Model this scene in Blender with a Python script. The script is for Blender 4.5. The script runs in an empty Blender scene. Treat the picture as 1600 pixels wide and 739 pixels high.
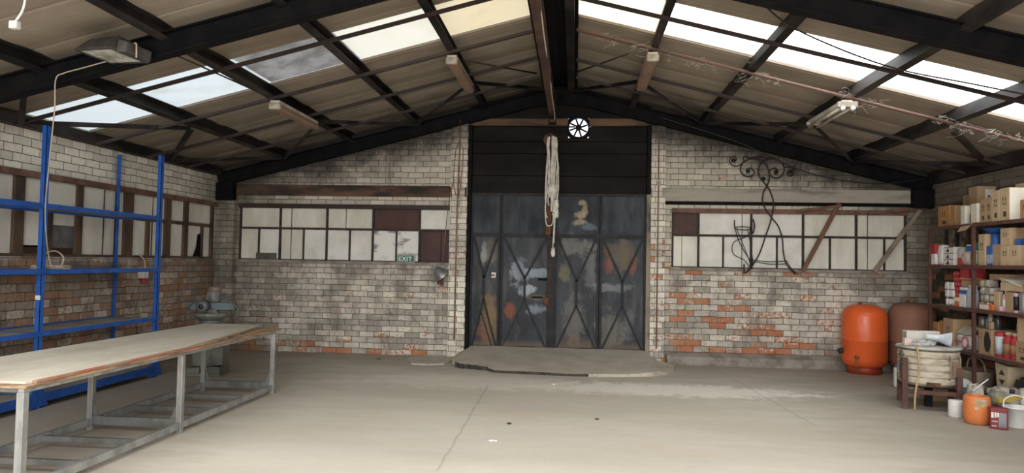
import bpy, math, random
from mathutils import Vector, Matrix
random.seed(7)
R = math.radians
S = bpy.context.scene
COL = S.collection

# ------------------------------------------------------------------ camera, sky, lights, exposure
cam_d = bpy.data.cameras.new('camera')
cam_d.sensor_fit = 'HORIZONTAL'; cam_d.sensor_width = 36.0; cam_d.lens = 36.0 * 1110 / 1600
cam_d.clip_start = 0.05
cam = bpy.data.objects.new('camera', cam_d); COL.objects.link(cam)
yc = Vector((98, -41.5, -1110)).normalized()
zc = Vector((0.0153, 1, 0)); zc = (zc - yc * zc.dot(yc)).normalized()
xc = yc.cross(zc)
cam.matrix_world = Matrix.Translation((0, 0, 1.6)) @ Matrix((xc, yc, zc)).to_4x4()
S.camera = cam
S.view_settings.view_transform = 'Standard'; S.view_settings.look = 'None'
S.view_settings.gamma = 1.0; S.view_settings.use_curve_mapping = False
S.view_settings.exposure = 0.0
S.cycles.max_bounces = 8; S.cycles.diffuse_bounces = 5; S.cycles.glossy_bounces = 3
S.cycles.sample_clamp_indirect = 6.0
S.cycles.use_denoising = True
wd = bpy.data.worlds.new('sky'); S.world = wd; wd.use_nodes = True
bg = wd.node_tree.nodes['Background']
bg.inputs[0].default_value = (0.86, 0.93, 1.0, 1); bg.inputs[1].default_value = 1.6
SKY_LEFT, SKY_RIGHT, SKY_ADDED = 0.80, 5.0, 24.0       # how much daylight the roof sheets pass; last: unseen strips added for light
GATE_POWER = 640

def area(name, loc, target, sx, sy, power, color=(1, 1, 1)):
    d = bpy.data.lights.new(name, 'AREA'); d.shape = 'RECTANGLE'; d.size = sx; d.size_y = sy
    d.energy = power; d.color = color
    o = bpy.data.objects.new(name, d); COL.objects.link(o); o.location = loc
    o.rotation_euler = (Vector(target) - Vector(loc)).to_track_quat('-Z', 'Y').to_euler()
    return o
area('daylight_gate', (-0.3, -4.9, 2.1), (-0.3, 8, 1.3), 5.4, 3.6, GATE_POWER, (1.0, 0.97, 0.93))

# ------------------------------------------------------------------ geometry constants
XL, XR, YB, YF = -6.14, 5.60, 11.80, -5.0
XC, SL = -0.28, 0.253                                  # ridge line and roof slope
def rz(x, apex): return apex - SL * abs(x - XC)
A_SHEET, A_PUR, A_RT, A_RB = 4.63, 4.505, 4.50, 4.28    # apex heights: sheets, purlin underside, rafter top and bottom

# ------------------------------------------------------------------ node helper
class NT:
    def __init__(s, name):
        s.m = bpy.data.materials.new(name); s.m.use_nodes = True
        s.t = s.m.node_tree; s.b = s.t.nodes['Principled BSDF']
        s.out = s.t.nodes['Material Output']
    def n(s, typ, ins=None, out=0, **kw):
        d = s.t.nodes.new('ShaderNode' + typ)
        for k, v in kw.items(): setattr(d, k, v)
        for k, v in (ins or {}).items(): s.put(d.inputs[k], v)
        return d.outputs[out]
    def put(s, sock, v):
        if isinstance(v, bpy.types.NodeSocket): s.t.links.new(v, sock)
        elif isinstance(v, (tuple, list)) and len(v) == 3 and sock.type == 'RGBA': sock.default_value = (*v, 1)
        else: sock.default_value = v
    def set(s, **kw):
        nm = dict(base='Base Color', rough='Roughness', metal='Metallic', normal='Normal', spec='Specular IOR Level',
                  emit='Emission Color', emit_s='Emission Strength', alpha='Alpha', trans='Transmission Weight', ior='IOR')
        for k, v in kw.items(): s.put(s.b.inputs[nm[k]], v)
        return s.m
    def co(s): return s.n('TexCoord', out=3)
    def noise(s, v, scale, detail=4, rough=0.55, out=0): return s.n('TexNoise', {'Vector': v, 'Scale': scale, 'Detail': detail, 'Roughness': rough}, out=out)
    def math(s, op, a, b=0.0, c=0.0, clamp=False):
        d = s.t.nodes.new('ShaderNodeMath'); d.operation = op; d.use_clamp = clamp
        s.put(d.inputs[0], a); s.put(d.inputs[1], b); s.put(d.inputs[2], c)
        return d.outputs[0]
    def step(s, v, lo, hi, a=0.0, b=1.0):
        return s.n('MapRange', {'Value': v, 1: lo, 2: hi, 3: a, 4: b}, interpolation_type='SMOOTHSTEP')
    def mix(s, f, a, b, mode='MIX'):
        d = s.t.nodes.new('ShaderNodeMix'); d.data_type = 'RGBA'; d.blend_type = mode
        s.put(d.inputs[0], f); s.put(d.inputs[6], a); s.put(d.inputs[7], b)
        return d.outputs[2]
    def bump(s, hgt, dist=0.01, strength=0.5):
        return s.n('Bump', {'Height': hgt, 'Distance': dist, 'Strength': strength})
    def sep(s, v):
        d = s.t.nodes.new('ShaderNodeSeparateXYZ'); s.put(d.inputs[0], v); return d.outputs
    def comb(s, x, y, z): return s.n('CombineXYZ', {0: x, 1: y, 2: z})
    def scl(s, v, sc): return s.n('Mapping', {'Vector': v, 'Scale': sc})
    def blob(s, v, c, r, k=0.6):
        """a patch with a ragged rim round a point of the surface"""
        d = s.n('Mapping', {'Vector': v, 'Location': tuple(-a / b for a, b in zip(c, r)), 'Scale': tuple(1 / b for b in r)})
        l = s.n('VectorMath', {0: d}, out=1, operation='LENGTH')
        nz = s.math('ADD', s.noise(v, 4.5, 6, .7), s.math('MULTIPLY', s.noise(s.scl(v, (1, 1, .7)), 14, 5, .75), .5))
        return s.step(s.math('ADD', l, s.math('MULTIPLY', s.math('SUBTRACT', nz, .75), 3.0 * k)), 1.15, 0.55)

_mats = {}
def mat(name, base, rough=0.65, metal=0.0, col2=None, scale=5.0, var=(0.38, 0.66), bump=0.0, bscale=60, fine=0.25, stretch=(1, 1, 1), spec=0.4):
    if name in _mats: return _mats[name]
    t = NT(name); v = t.scl(t.co(), stretch)
    col2 = col2 or tuple(c * 0.62 for c in base)
    f = t.step(t.noise(v, scale, 5, .6), *var)
    c = t.mix(f, base, col2)
    g = t.noise(v, scale * 7, 4, .7)
    c = t.mix(fine, c, t.mix(g, (0.12, 0.11, 0.10), (0.9, 0.88, 0.85)), 'OVERLAY')
    kw = dict(base=c, rough=rough, metal=metal, spec=spec)
    if bump: kw['normal'] = t.bump(t.noise(v, bscale, 3), 0.004, bump)
    _mats[name] = t.set(**kw); return _mats[name]

# ------------------------------------------------------------------ mesh builder
class MB:
    def __init__(s): s.v = []; s.f = []; s.mi = []; s.sm = []
    def add(s, vs, fs, mi=0, smooth=False):
        o = len(s.v); s.v += [tuple(v) for v in vs]
        for f in fs: s.f.append(tuple(o + i for i in f)); s.mi.append(mi); s.sm.append(smooth)
        return s
    def box(s, x0, x1, y0, y1, z0, z1, mi=0):
        v = [(x, y, z) for z in (z0, z1) for y in (y0, y1) for x in (x0, x1)]
        return s.add(v, [(0, 2, 3, 1), (4, 5, 7, 6), (0, 1, 5, 4), (2, 6, 7, 3), (0, 4, 6, 2), (1, 3, 7, 5)], mi)
    def bar(s, p0, p1, w, h, up=(0, 0, 1), mi=0, off=0.0):
        p0, p1, up = Vector(p0), Vector(p1), Vector(up)
        d = (p1 - p0).normalized(); a = d.cross(up).normalized(); u = a.cross(d).normalized()
        v = []
        for p in (p0, p1):
            for i, j in ((-1, -1), (1, -1), (1, 1), (-1, 1)): v.append(p + a * (i * w / 2) + u * (j * h / 2 + off))
        return s.add(v, [(3, 2, 1, 0), (4, 5, 6, 7), (0, 1, 5, 4), (1, 2, 6, 5), (2, 3, 7, 6), (3, 0, 4, 7)], mi)
    def section(s, p0, p1, prof, up=(0, 0, 1), mi=0):
        """sweep a closed flat outline (side, up) from p0 to p1"""
        p0, p1, up = Vector(p0), Vector(p1), Vector(up)
        d = (p1 - p0).normalized(); a = d.cross(up).normalized(); u = a.cross(d).normalized()
        n = len(prof); v = [p + a * x + u * y for p in (p0, p1) for x, y in prof]
        f = [(i, (i + 1) % n, n + (i + 1) % n, n + i) for i in range(n)]
        f += [tuple(range(n))[::-1], tuple(range(n, 2 * n))]
        return s.add(v, f, mi)
    def ibeam(s, p0, p1, h, b, tf=0.012, tw=0.008, up=(0, 0, 1), mi=0):
        a, c, w = h / 2, b / 2, tw / 2
        return s.section(p0, p1, [(-c, -a), (c, -a), (c, -a + tf), (w, -a + tf), (w, a - tf), (c, a - tf), (c, a), (-c, a), (-c, a - tf), (-w, a - tf), (-w, -a + tf), (-c, -a + tf)], up, mi)
    def prism(s, pts, vec, mi=0):
        n = len(pts); vec = Vector(vec); P = [Vector(p) for p in pts]
        v = P + [p + vec for p in P]
        f = [(i, (i + 1) % n, n + (i + 1) % n, n + i) for i in range(n)] + [tuple(range(n))[::-1], tuple(range(n, 2 * n))]
        return s.add(v, f, mi)
    def tube(s, pts, r, seg=8, mi=0, closed=False):
        P = [Vector(p) for p in pts]; n = len(P)
        rr = r if isinstance(r, (list, tuple)) else [r] * n
        rings = []; prev = None
        for i in range(n):
            d = ((P[(i + 1) % n] if closed or i < n - 1 else P[i]) - (P[i - 1] if closed or i > 0 else P[i]))
            d = d.normalized() if d.length > 1e-9 else Vector((0, 0, 1))
            if prev is None: prev = d.orthogonal().normalized()
            a = prev - d * prev.dot(d)
            a = a.normalized() if a.length > 1e-6 else d.orthogonal().normalized()
            prev = a; b = d.cross(a)
            rings.append([P[i] + (a * math.cos(2 * math.pi * k / seg) + b * math.sin(2 * math.pi * k / seg)) * rr[i] for k in range(seg)])
        v = [q for g in rings for q in g]; f = []
        for i in range(n if closed else n - 1):
            j = (i + 1) % n
            for k in range(seg): f.append((i * seg + k, i * seg + (k + 1) % seg, j * seg + (k + 1) % seg, j * seg + k))
        if not closed: f += [tuple(range(seg))[::-1], tuple(range((n - 1) * seg, n * seg))]
        return s.add(v, f, mi, True)
    def lathe(s, prof, c=(0, 0, 0), seg=24, mi=0, axis='z', smooth=True, ph=0.0):
        v = []; f = []; n = len(prof)
        for r, z in prof:
            for k in range(seg):
                a = 2 * math.pi * k / seg + ph; x, y = r * math.cos(a), r * math.sin(a)
                q = (x, y, z) if axis == 'z' else ((z, x, y) if axis == 'x' else (y, z, x))
                v.append((q[0] + c[0], q[1] + c[1], q[2] + c[2]))
        for i in range(n - 1):
            for k in range(seg): f.append((i * seg + k, i * seg + (k + 1) % seg, (i + 1) * seg + (k + 1) % seg, (i + 1) * seg + k))
        if prof[0][0] > 1e-6: f.append(tuple(range(seg))[::-1])
        if prof[-1][0] > 1e-6: f.append(tuple(range((n - 1) * seg, n * seg)))
        return s.add(v, f, mi, smooth)
    def lump(s, x0, x1, y0, y1, z0, z1, n=5, amp=0.012, seed=1, mi=0, puff=0.5):
        """a soft filled packet: a box gridded, swollen and rumpled"""
        rnd = random.Random(seed); key = {}; c = ((x0 + x1) / 2, (y0 + y1) / 2, (z0 + z1) / 2); h = ((x1 - x0) / 2, (y1 - y0) / 2, (z1 - z0) / 2)
        vs = []; fs = []
        def vid(i, j, k):
            if (i, j, k) not in key:
                p = [2 * i / n - 1, 2 * j / n - 1, 2 * k / n - 1]
                q = Vector(p); m = max(abs(a) for a in p); ql = q.length
                q = q * (1 - puff) + q * (m / ql) * puff * 1.15 if ql > 0 else q
                w = [c[a] + h[a] * max(-1.0, min(1.0, q[a])) + rnd.uniform(-amp, amp) * (0 if (a == 2 and k == 0) else 1) for a in range(3)]
                w[2] = max(w[2], z0)
                key[(i, j, k)] = len(vs); vs.append(tuple(w))
            return key[(i, j, k)]
        for a in range(n):
            for b in range(n):
                fs += [(vid(a, b, 0), vid(a, b + 1, 0), vid(a + 1, b + 1, 0), vid(a + 1, b, 0)), (vid(a, b, n), vid(a + 1, b, n), vid(a + 1, b + 1, n), vid(a, b + 1, n)),
                       (vid(a, 0, b), vid(a + 1, 0, b), vid(a + 1, 0, b + 1), vid(a, 0, b + 1)), (vid(a, n, b), vid(a, n, b + 1), vid(a + 1, n, b + 1), vid(a + 1, n, b)),
                       (vid(0, a, b), vid(0, a, b + 1), vid(0, a + 1, b + 1), vid(0, a + 1, b)), (vid(n, a, b), vid(n, a + 1, b), vid(n, a + 1, b + 1), vid(n, a, b + 1))]
        return s.add(vs, fs, mi, True)
    def build(s, name, mats, parent=None, bevel=0.0):
        me = bpy.data.meshes.new(name); me.from_pydata(s.v, [], s.f); me.validate(); me.update()
        for m in (mats if isinstance(mats, (list, tuple)) else [mats]): me.materials.append(m)
        if len(me.polygons) == len(s.f):
            me.polygons.foreach_set('material_index', s.mi); me.polygons.foreach_set('use_smooth', s.sm)
        o = bpy.data.objects.new(name, me); COL.objects.link(o)
        if parent: o.parent = parent
        if bevel:
            b = o.modifiers.new('edge', 'BEVEL'); b.width = bevel; b.segments = 2; b.limit_method = 'ANGLE'; b.angle_limit = R(50)
        return o

def tag(o, label, cat, group=None, kind=None):
    o['label'] = label; o['category'] = cat
    if group: o['group'] = group
    if kind: o['kind'] = kind
    return o
def thing(name, label, cat, loc=(0, 0, 0), rot=0.0, group=None):
    o = bpy.data.objects.new(name, None); COL.objects.link(o); o.empty_display_size = 0.1
    o.location = loc; o.rotation_euler = (0, 0, rot)
    return tag(o, label, cat, group)
def struct(o): o['kind'] = 'structure'; return o
def kids(o): return [c for c in bpy.data.objects if c.parent == o]
def dup(o, label=None, loc=None, rot=None, parent=None):
    ch = kids(o); c = o.copy(); COL.objects.link(c)
    if parent: c.parent = parent
    for k in ch: dup(k, parent=c)
    if loc is not None: c.location = loc
    if rot is not None: c.rotation_euler = rot
    if label: c['label'] = label
    return c
def smooth(pts, n=6):
    """Catmull-Rom through points"""
    P = [Vector(p) for p in pts]; out = []
    for i in range(len(P) - 1):
        a, b, c, d = P[max(i - 1, 0)], P[i], P[i + 1], P[min(i + 2, len(P) - 1)]
        for k in range(n):
            t = k / n
            out.append(0.5 * ((2 * b) + (c - a) * t + (2 * a - 5 * b + 4 * c - d) * t * t + (3 * b - a - 3 * c + d) * t ** 3))
    out.append(P[-1]); return out

# ------------------------------------------------------------------ materials of the building
def brick_mat(name, axis, red_lo, red_hi, x_red=None, upper=(0.60, 0.555, 0.465), lower=(0.47, 0.44, 0.385), soot=True, dim=(0.27, 0.24, 0.2), redc=((0.40, 0.125, 0.05), (0.46, 0.24, 0.13)), zline=1.56, roof_soot=True, clump=1.2, grime_falloff=None):
    t = NT(name); p = t.co(); x, y, z = t.sep(p)
    u = x if axis == 'x' else y
    wv = t.noise(p, 3.0, 3, .6, out=1)
    w = t.n('VectorMath', {0: wv, 1: (0.5, 0.5, 0.5)}, operation='SUBTRACT')
    w = t.n('VectorMath', {0: w, 'Scale': 0.03}, operation='SCALE')
    uv = t.n('VectorMath', {0: t.comb(u, z, 0.0), 1: w}, operation='ADD')
    d = t.t.nodes.new('ShaderNodeTexBrick'); t.put(d.inputs['Vector'], uv)
    d.offset = 0.5; d.offset_frequency = 2; d.squash = 1.0
    for k, v in {'Scale': 1.0, 'Mortar Size': 0.0048, 'Mortar Smooth': 0.15, 'Bias': 0.0, 'Brick Width': 0.258, 'Row Height': 0.0965}.items(): d.inputs[k].default_value = v
    d.inputs['Color1'].default_value = (0, 0, 0, 1); d.inputs['Color2'].default_value = (1, 1, 1, 1); d.inputs['Mortar'].default_value = (.5, .5, .5, 1)
    rnd = t.n('SeparateColor', {0: d.outputs[0]}); mort = d.outputs[1]
    big = t.noise(p, 0.75, 4, .6); med = t.noise(p, 3.2, 5, .65); fin = t.noise(p, 26, 5, .7)
    low = t.step(t.math('ADD', z, t.math('MULTIPLY', t.math('SUBTRACT', med, .5), .25)), zline + .05, zline - .06)
    paint = t.mix(t.step(fin, .3, .75), upper, tuple(c * .78 for c in upper))
    paint = t.mix(t.step(rnd, .2, 1, 0, .35), paint, tuple(c * 1.12 for c in upper))
    lpaint = t.mix(t.step(fin, .35, .7), lower, tuple(c * .7 for c in lower))
    lpaint = t.mix(t.step(rnd, .1, 1, 0, .5), lpaint, tuple(min(1, c * 1.25) for c in lower))
    lpaint = t.mix(t.step(t.noise(t.scl(p, (1, 1, .45)), 2.1, 5, .65), .46, .68, 0, .9), lpaint, dim)
    paint = t.mix(t.step(t.noise(t.scl(p, (1, 1, .35)), 1.7, 5, .65), .54, .75, 0, .55), paint, tuple(c * .62 for c in upper))
    tone = t.step(t.math('FRACT', t.math('MULTIPLY', rnd, 7.31)), 0, 1, .60, 1.12)
    lpaint = t.mix(1.0, lpaint, t.comb(tone, tone, tone), 'MULTIPLY')
    tone2 = t.step(t.math('FRACT', t.math('MULTIPLY', rnd, 5.17)), 0, 1, .84, 1.08)
    paint = t.mix(1.0, paint, t.comb(tone2, tone2, tone2), 'MULTIPLY')
    lpaint = t.mix(t.step(t.noise(p, 6.5, 5, .7), .56, .68, 0, .7), lpaint, tuple(v * .8 for v in redc[1]))
    sill = t.math('MULTIPLY', t.step(z, 1.05, 1.5), t.step(t.noise(t.scl(p, (1, 1, .3)), 2.6, 5, .7), .36, .62, 0, .75))
    lpaint = t.mix(sill, lpaint, dim)
    lpaint = t.mix(t.step(t.noise(p, 5.0, 6, .75), .52, .66, 0, .55), lpaint, tuple(v * .55 for v in dim))
    lpaint = t.mix(t.step(t.noise(p, 1.3, 4, .6), .5, .68, 0, .45), lpaint, tuple(min(1, v * 1.45) for v in lower))
    c = t.mix(low, paint, lpaint)
    amt = t.math('MULTIPLY', low, t.n('MapRange', {'Value': x, 1: x_red[0], 2: x_red[1], 3: red_lo, 4: red_hi}) if x_red else red_hi)
    redm = t.math('ADD', t.math('ADD', t.math('MULTIPLY', rnd, .9), t.math('MULTIPLY', t.math('SUBTRACT', big, .5), clump)), t.math('MULTIPLY', t.math('SUBTRACT', fin, .5), .9))
    redm = t.math('ADD', t.math('ADD', redm, amt), t.step(z, .42, .2, 0, .34))
    redm = t.math('MULTIPLY', t.step(redm, .98, 1.16), .92)
    redcol = t.mix(t.step(med, .3, .7), redc[0], redc[1]); redcol = t.mix(t.step(fin, .45, .8, 0, .5), redcol, tuple(v * .45 for v in redc[0]))
    c = t.mix(redm, c, redcol)
    c = t.mix(t.math('MULTIPLY', mort, .92), c, t.mix(t.step(med, .35, .65), (0.045, 0.038, 0.032), (0.13, 0.115, 0.095)))
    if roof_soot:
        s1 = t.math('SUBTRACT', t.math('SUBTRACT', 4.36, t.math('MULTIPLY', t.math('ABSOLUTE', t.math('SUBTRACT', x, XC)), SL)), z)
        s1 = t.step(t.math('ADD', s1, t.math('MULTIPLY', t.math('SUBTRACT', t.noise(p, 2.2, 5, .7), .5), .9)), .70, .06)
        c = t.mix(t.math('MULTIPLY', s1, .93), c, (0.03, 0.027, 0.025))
    if grime_falloff:                                            # mossy dirt and painted falloff of light towards the hall corners
        gm = t.math('ADD', t.math('ABSOLUTE', t.math('SUBTRACT', u, grime_falloff[0])), t.math('MULTIPLY', t.math('SUBTRACT', med, .5), 2.4))
        c = t.mix(t.step(gm, grime_falloff[1], grime_falloff[2], 0, grime_falloff[3]), c, (0.085, 0.075, 0.055))
    drip = t.step(t.noise(t.scl(p, (1, 1, .12)), 3.3, 5, .7), .58, .74, 0, .65)
    c = t.mix(drip, c, (0.10, 0.085, 0.07))
    hgt = t.math('ADD', t.math('MULTIPLY', mort, -1.0), t.math('MULTIPLY', fin, .35))
    return t.set(base=c, rough=.9, normal=t.bump(hgt, .012, .8), spec=.2)

m_brick_back = brick_mat('brick_back', 'x', .10, .36, (-1.0, 2.0), upper=(0.63, 0.57, 0.48), lower=(0.60, 0.55, 0.475), grime_falloff=(-.28, 4.4, 6.1, .78), redc=((0.42, 0.13, 0.05), (0.44, 0.23, 0.13)))
m_brick_left = brick_mat('brick_left', 'y', .5, .50, None, lower=(0.50, 0.42, 0.345), upper=(0.76, 0.715, 0.62), dim=(0.17, 0.12, 0.09), redc=((0.30, 0.15, 0.085), (0.36, 0.245, 0.17)), roof_soot=False, clump=.7, grime_falloff=(5.0, 5.0, 7.4, .7))
m_brick_right = brick_mat('brick_right', 'y', .2, .2, None, upper=(0.20, 0.175, 0.14), lower=(0.11, 0.10, 0.08), dim=(.05, .045, .035), roof_soot=False)  # gloom of the right side is put into darker brick tones
m_brick_pier = brick_mat('brick_pier', 'x', .05, .22, (-2.1, 1.4), upper=(0.76, 0.71, 0.61), lower=(0.72, 0.67, 0.58), dim=(0.48, 0.43, 0.36), zline=2.0)

def concrete_floor():
    t = NT('concrete_floor'); p = t.co(); x, y, z = t.sep(p)
    ps = t.scl(p, (.35, 1, 1))
    big = t.noise(ps, .8, 5, .6); med = t.noise(ps, 3.5, 6, .65); fin = t.noise(p, 38, 5, .7)
    c = t.mix(t.step(big, .33, .66), (0.60, 0.552, 0.47), (0.51, 0.464, 0.39))
    c = t.mix(t.step(med, .42, .72, 0, .55), c, (0.52, 0.46, 0.37))
    c = t.mix(t.step(t.noise(p, .9, 4, .6), .56, .74, 0, .45), c, (0.58, 0.43, 0.315))     # brick dust
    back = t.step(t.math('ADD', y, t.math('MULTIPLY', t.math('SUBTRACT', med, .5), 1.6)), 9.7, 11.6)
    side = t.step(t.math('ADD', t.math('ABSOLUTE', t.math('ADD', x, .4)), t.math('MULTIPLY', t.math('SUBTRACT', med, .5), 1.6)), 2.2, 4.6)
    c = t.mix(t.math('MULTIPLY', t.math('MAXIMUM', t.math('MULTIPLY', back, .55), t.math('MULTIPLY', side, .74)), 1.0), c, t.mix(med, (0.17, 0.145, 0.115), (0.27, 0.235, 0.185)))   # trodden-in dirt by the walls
    c = t.mix(t.blob(p, (1.2, 9.3, 0), (1.9, .5, 1), .7), c, (0.80, 0.75, 0.66))   # pale ragged patch
    c = t.mix(t.math('MULTIPLY', t.blob(p, (-1.2, 9.4, 0), (1.7, .6, 1), .6), .6), c, (0.76, 0.70, 0.60))
    c = t.mix(t.step(fin, .5, .9, 0, .35), c, (0.30, 0.265, 0.215))
    sc = t.noise(t.scl(p, (.5, 2.2, 1)), 7, 6, .75)
    c = t.mix(t.step(sc, .55, .75, 0, .4), c, (0.33, 0.285, 0.225)); c = t.mix(t.step(sc, .42, .28, 0, .3), c, (0.70, 0.65, 0.57))
    c = t.mix(t.step(t.noise(p, 95, 2, .5), .68, .74, 0, .55), c, (0.13, 0.11, 0.09))
    for a, b in (((-1.09, 9.2), (-1.02, 5.4)), ((2.2, 11.3), (2.45, 7.5))):                          # casting joints
        k = (b[0] - a[0]) / (b[1] - a[1])
        dist = t.math('ABSOLUTE', t.math('SUBTRACT', t.math('ADD', x, t.math('MULTIPLY', t.math('SUBTRACT', med, .5), .06)), t.math('ADD', a[0], t.math('MULTIPLY', t.math('SUBTRACT', y, a[1]), k))))
        inr = t.math('MULTIPLY', t.math('GREATER_THAN', y, b[1]), t.math('LESS_THAN', y, a[1]))
        c = t.mix(t.math('MULTIPLY', t.step(dist, .018, .004, 0, .32), inr), c, (0.16, 0.14, 0.115))
    return t.set(base=c, rough=t.step(med, .3, .7, .55, .8), normal=t.bump(t.math('ADD', med, t.math('MULTIPLY', fin, .3)), .01, .35), spec=.35)
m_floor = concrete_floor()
m_ramp = mat('ramp_concrete', (0.50, 0.455, 0.38), .85, col2=(0.41, 0.37, 0.305), scale=2.5, bump=.4, bscale=30)
m_plinth = mat('plinth_concrete', (0.30, 0.275, 0.24), .9, col2=(0.17, 0.15, 0.125), scale=4, bump=.6, bscale=30)
m_band_r = mat('band_concrete', (0.40, 0.37, 0.31), .9, col2=(0.09, 0.08, 0.07), scale=2.2, var=(.45, .72), stretch=(.35, 1, 2), bump=.5)
m_band_l = mat('band_sooty', (0.155, 0.085, 0.055), .85, col2=(0.028, 0.024, 0.022), scale=1.8, var=(.42, .62), stretch=(.35, 1, 1.5), bump=.4)

def ceiling_mat():
    t = NT('roof_sheet'); p = t.co(); x, y, z = t.sep(p)
    n1 = t.noise(p, 1.1, 5, .6); n2 = t.noise(t.scl(p, (.4, 3, 1)), 3, 5, .65)
    c = t.mix(t.step(n1, .35, .68), (0.335, 0.283, 0.222), (0.265, 0.221, 0.170))
    c = t.mix(t.step(n2, .45, .75, 0, .5), c, (0.165, 0.132, 0.096))
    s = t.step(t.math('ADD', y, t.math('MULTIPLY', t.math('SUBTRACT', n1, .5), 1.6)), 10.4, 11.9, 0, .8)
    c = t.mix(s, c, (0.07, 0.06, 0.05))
    return t.set(base=c, rough=.9, normal=t.bump(n2, .006, .3), spec=.2)
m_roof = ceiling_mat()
def skylight(name, col, strength, dirt=0.15, dcol=(.35, .28, .2), patch=None):
    """weathered translucent sheet letting daylight through"""
    t = NT(name); p = t.co()
    n1 = t.noise(p, 2.6, 6, .7); n2 = t.noise(t.scl(p, (.25, 6, 1)), 6, 4, .6)
    rib = t.math('MULTIPLY_ADD', t.math('SINE', t.math('MULTIPLY', t.sep(p)[1], 125.0)), .5, .5)
    f = t.step(n1, .5 - dirt * .35, .62 + (1 - dirt) * .25, 0, min(1, dirt * 2.2))
    c = t.mix(f, col, dcol); c = t.mix(t.step(n2, .5, .8, 0, .18), c, tuple(v * .7 for v in col))
    c = t.mix(t.math('MULTIPLY', t.step(rib, .45, .95), .30), c, tuple(v * .55 for v in col))
    return t.set(base=tuple(v * .5 for v in col), rough=.5, emit=c, emit_s=strength)
m_steel_black = mat('sooty_steel', (0.007, 0.007, 0.0085), .6, 0, col2=(0.012, 0.011, 0.011), scale=4, bump=.2, fine=.1, spec=.06)
m_purlin = mat('purlin_steel', (0.013, 0.0125, 0.0135), .6, 0, spec=.12, col2=(0.055, 0.045, 0.04), scale=2, stretch=(1, .4, 1))
m_oxide = mat('oxide_paint', (0.030, 0.022, 0.020), .6, .1, col2=(0.05, 0.03, 0.026), scale=4)
m_oxide_pipe = mat('oxide_pipe', (0.15, 0.082, 0.065), .55, .1, col2=(0.09, 0.055, 0.046), scale=4)
m_mono = mat('monorail_rust', (0.125, 0.07, 0.048), .65, .2, col2=(0.06, 0.036, 0.028), scale=5, stretch=(1, .3, 1))
m_frame_w = mat('window_steel', (0.055, 0.04, 0.033), .7, .1, col2=(0.02, 0.017, 0.016), scale=9)
m_frame_wood = mat('window_timber', (0.12, 0.075, 0.05), .8, col2=(0.045, 0.032, 0.026), scale=5, stretch=(1, 1, .3))
m_rail_red = mat('lintel_red_brown', (0.20, 0.105, 0.075), .7, col2=(0.10, 0.055, 0.042), scale=4)
m_board = mat('white_board', (0.80, 0.785, 0.73), .75, col2=(0.66, 0.64, 0.58), scale=2.2, fine=.15)
m_board_cream = mat('cream_board', (0.78, 0.755, 0.67), .75, col2=(0.62, 0.595, 0.51), scale=2.4, fine=.18, stretch=(1, 1, .4))
m_board_brown = mat('brown_board', (0.075, 0.032, 0.026), .6, col2=(0.05, 0.022, 0.02), scale=3)
m_smudge = mat('smudged_board', (0.78, 0.77, 0.73), .75, col2=(0.20, 0.205, 0.215), scale=2.6, var=(.52, .66), stretch=(1, 1, 2.2))
m_glass_dark = mat('grimy_pane', (0.15, 0.155, 0.165), .3, col2=(0.09, 0.09, 0.095), scale=6)
m_timber_beam = mat('timber_lintel', (0.17, 0.10, 0.062), .85, col2=(0.055, 0.038, 0.03), scale=3, stretch=(.3, 1, 1.6), bump=.4)
m_blackboard = mat('charred_board', (0.011, 0.0105, 0.010), .75, spec=.12, col2=(0.019, 0.017, 0.016), scale=3, stretch=(.3, 1, 1))

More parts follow.
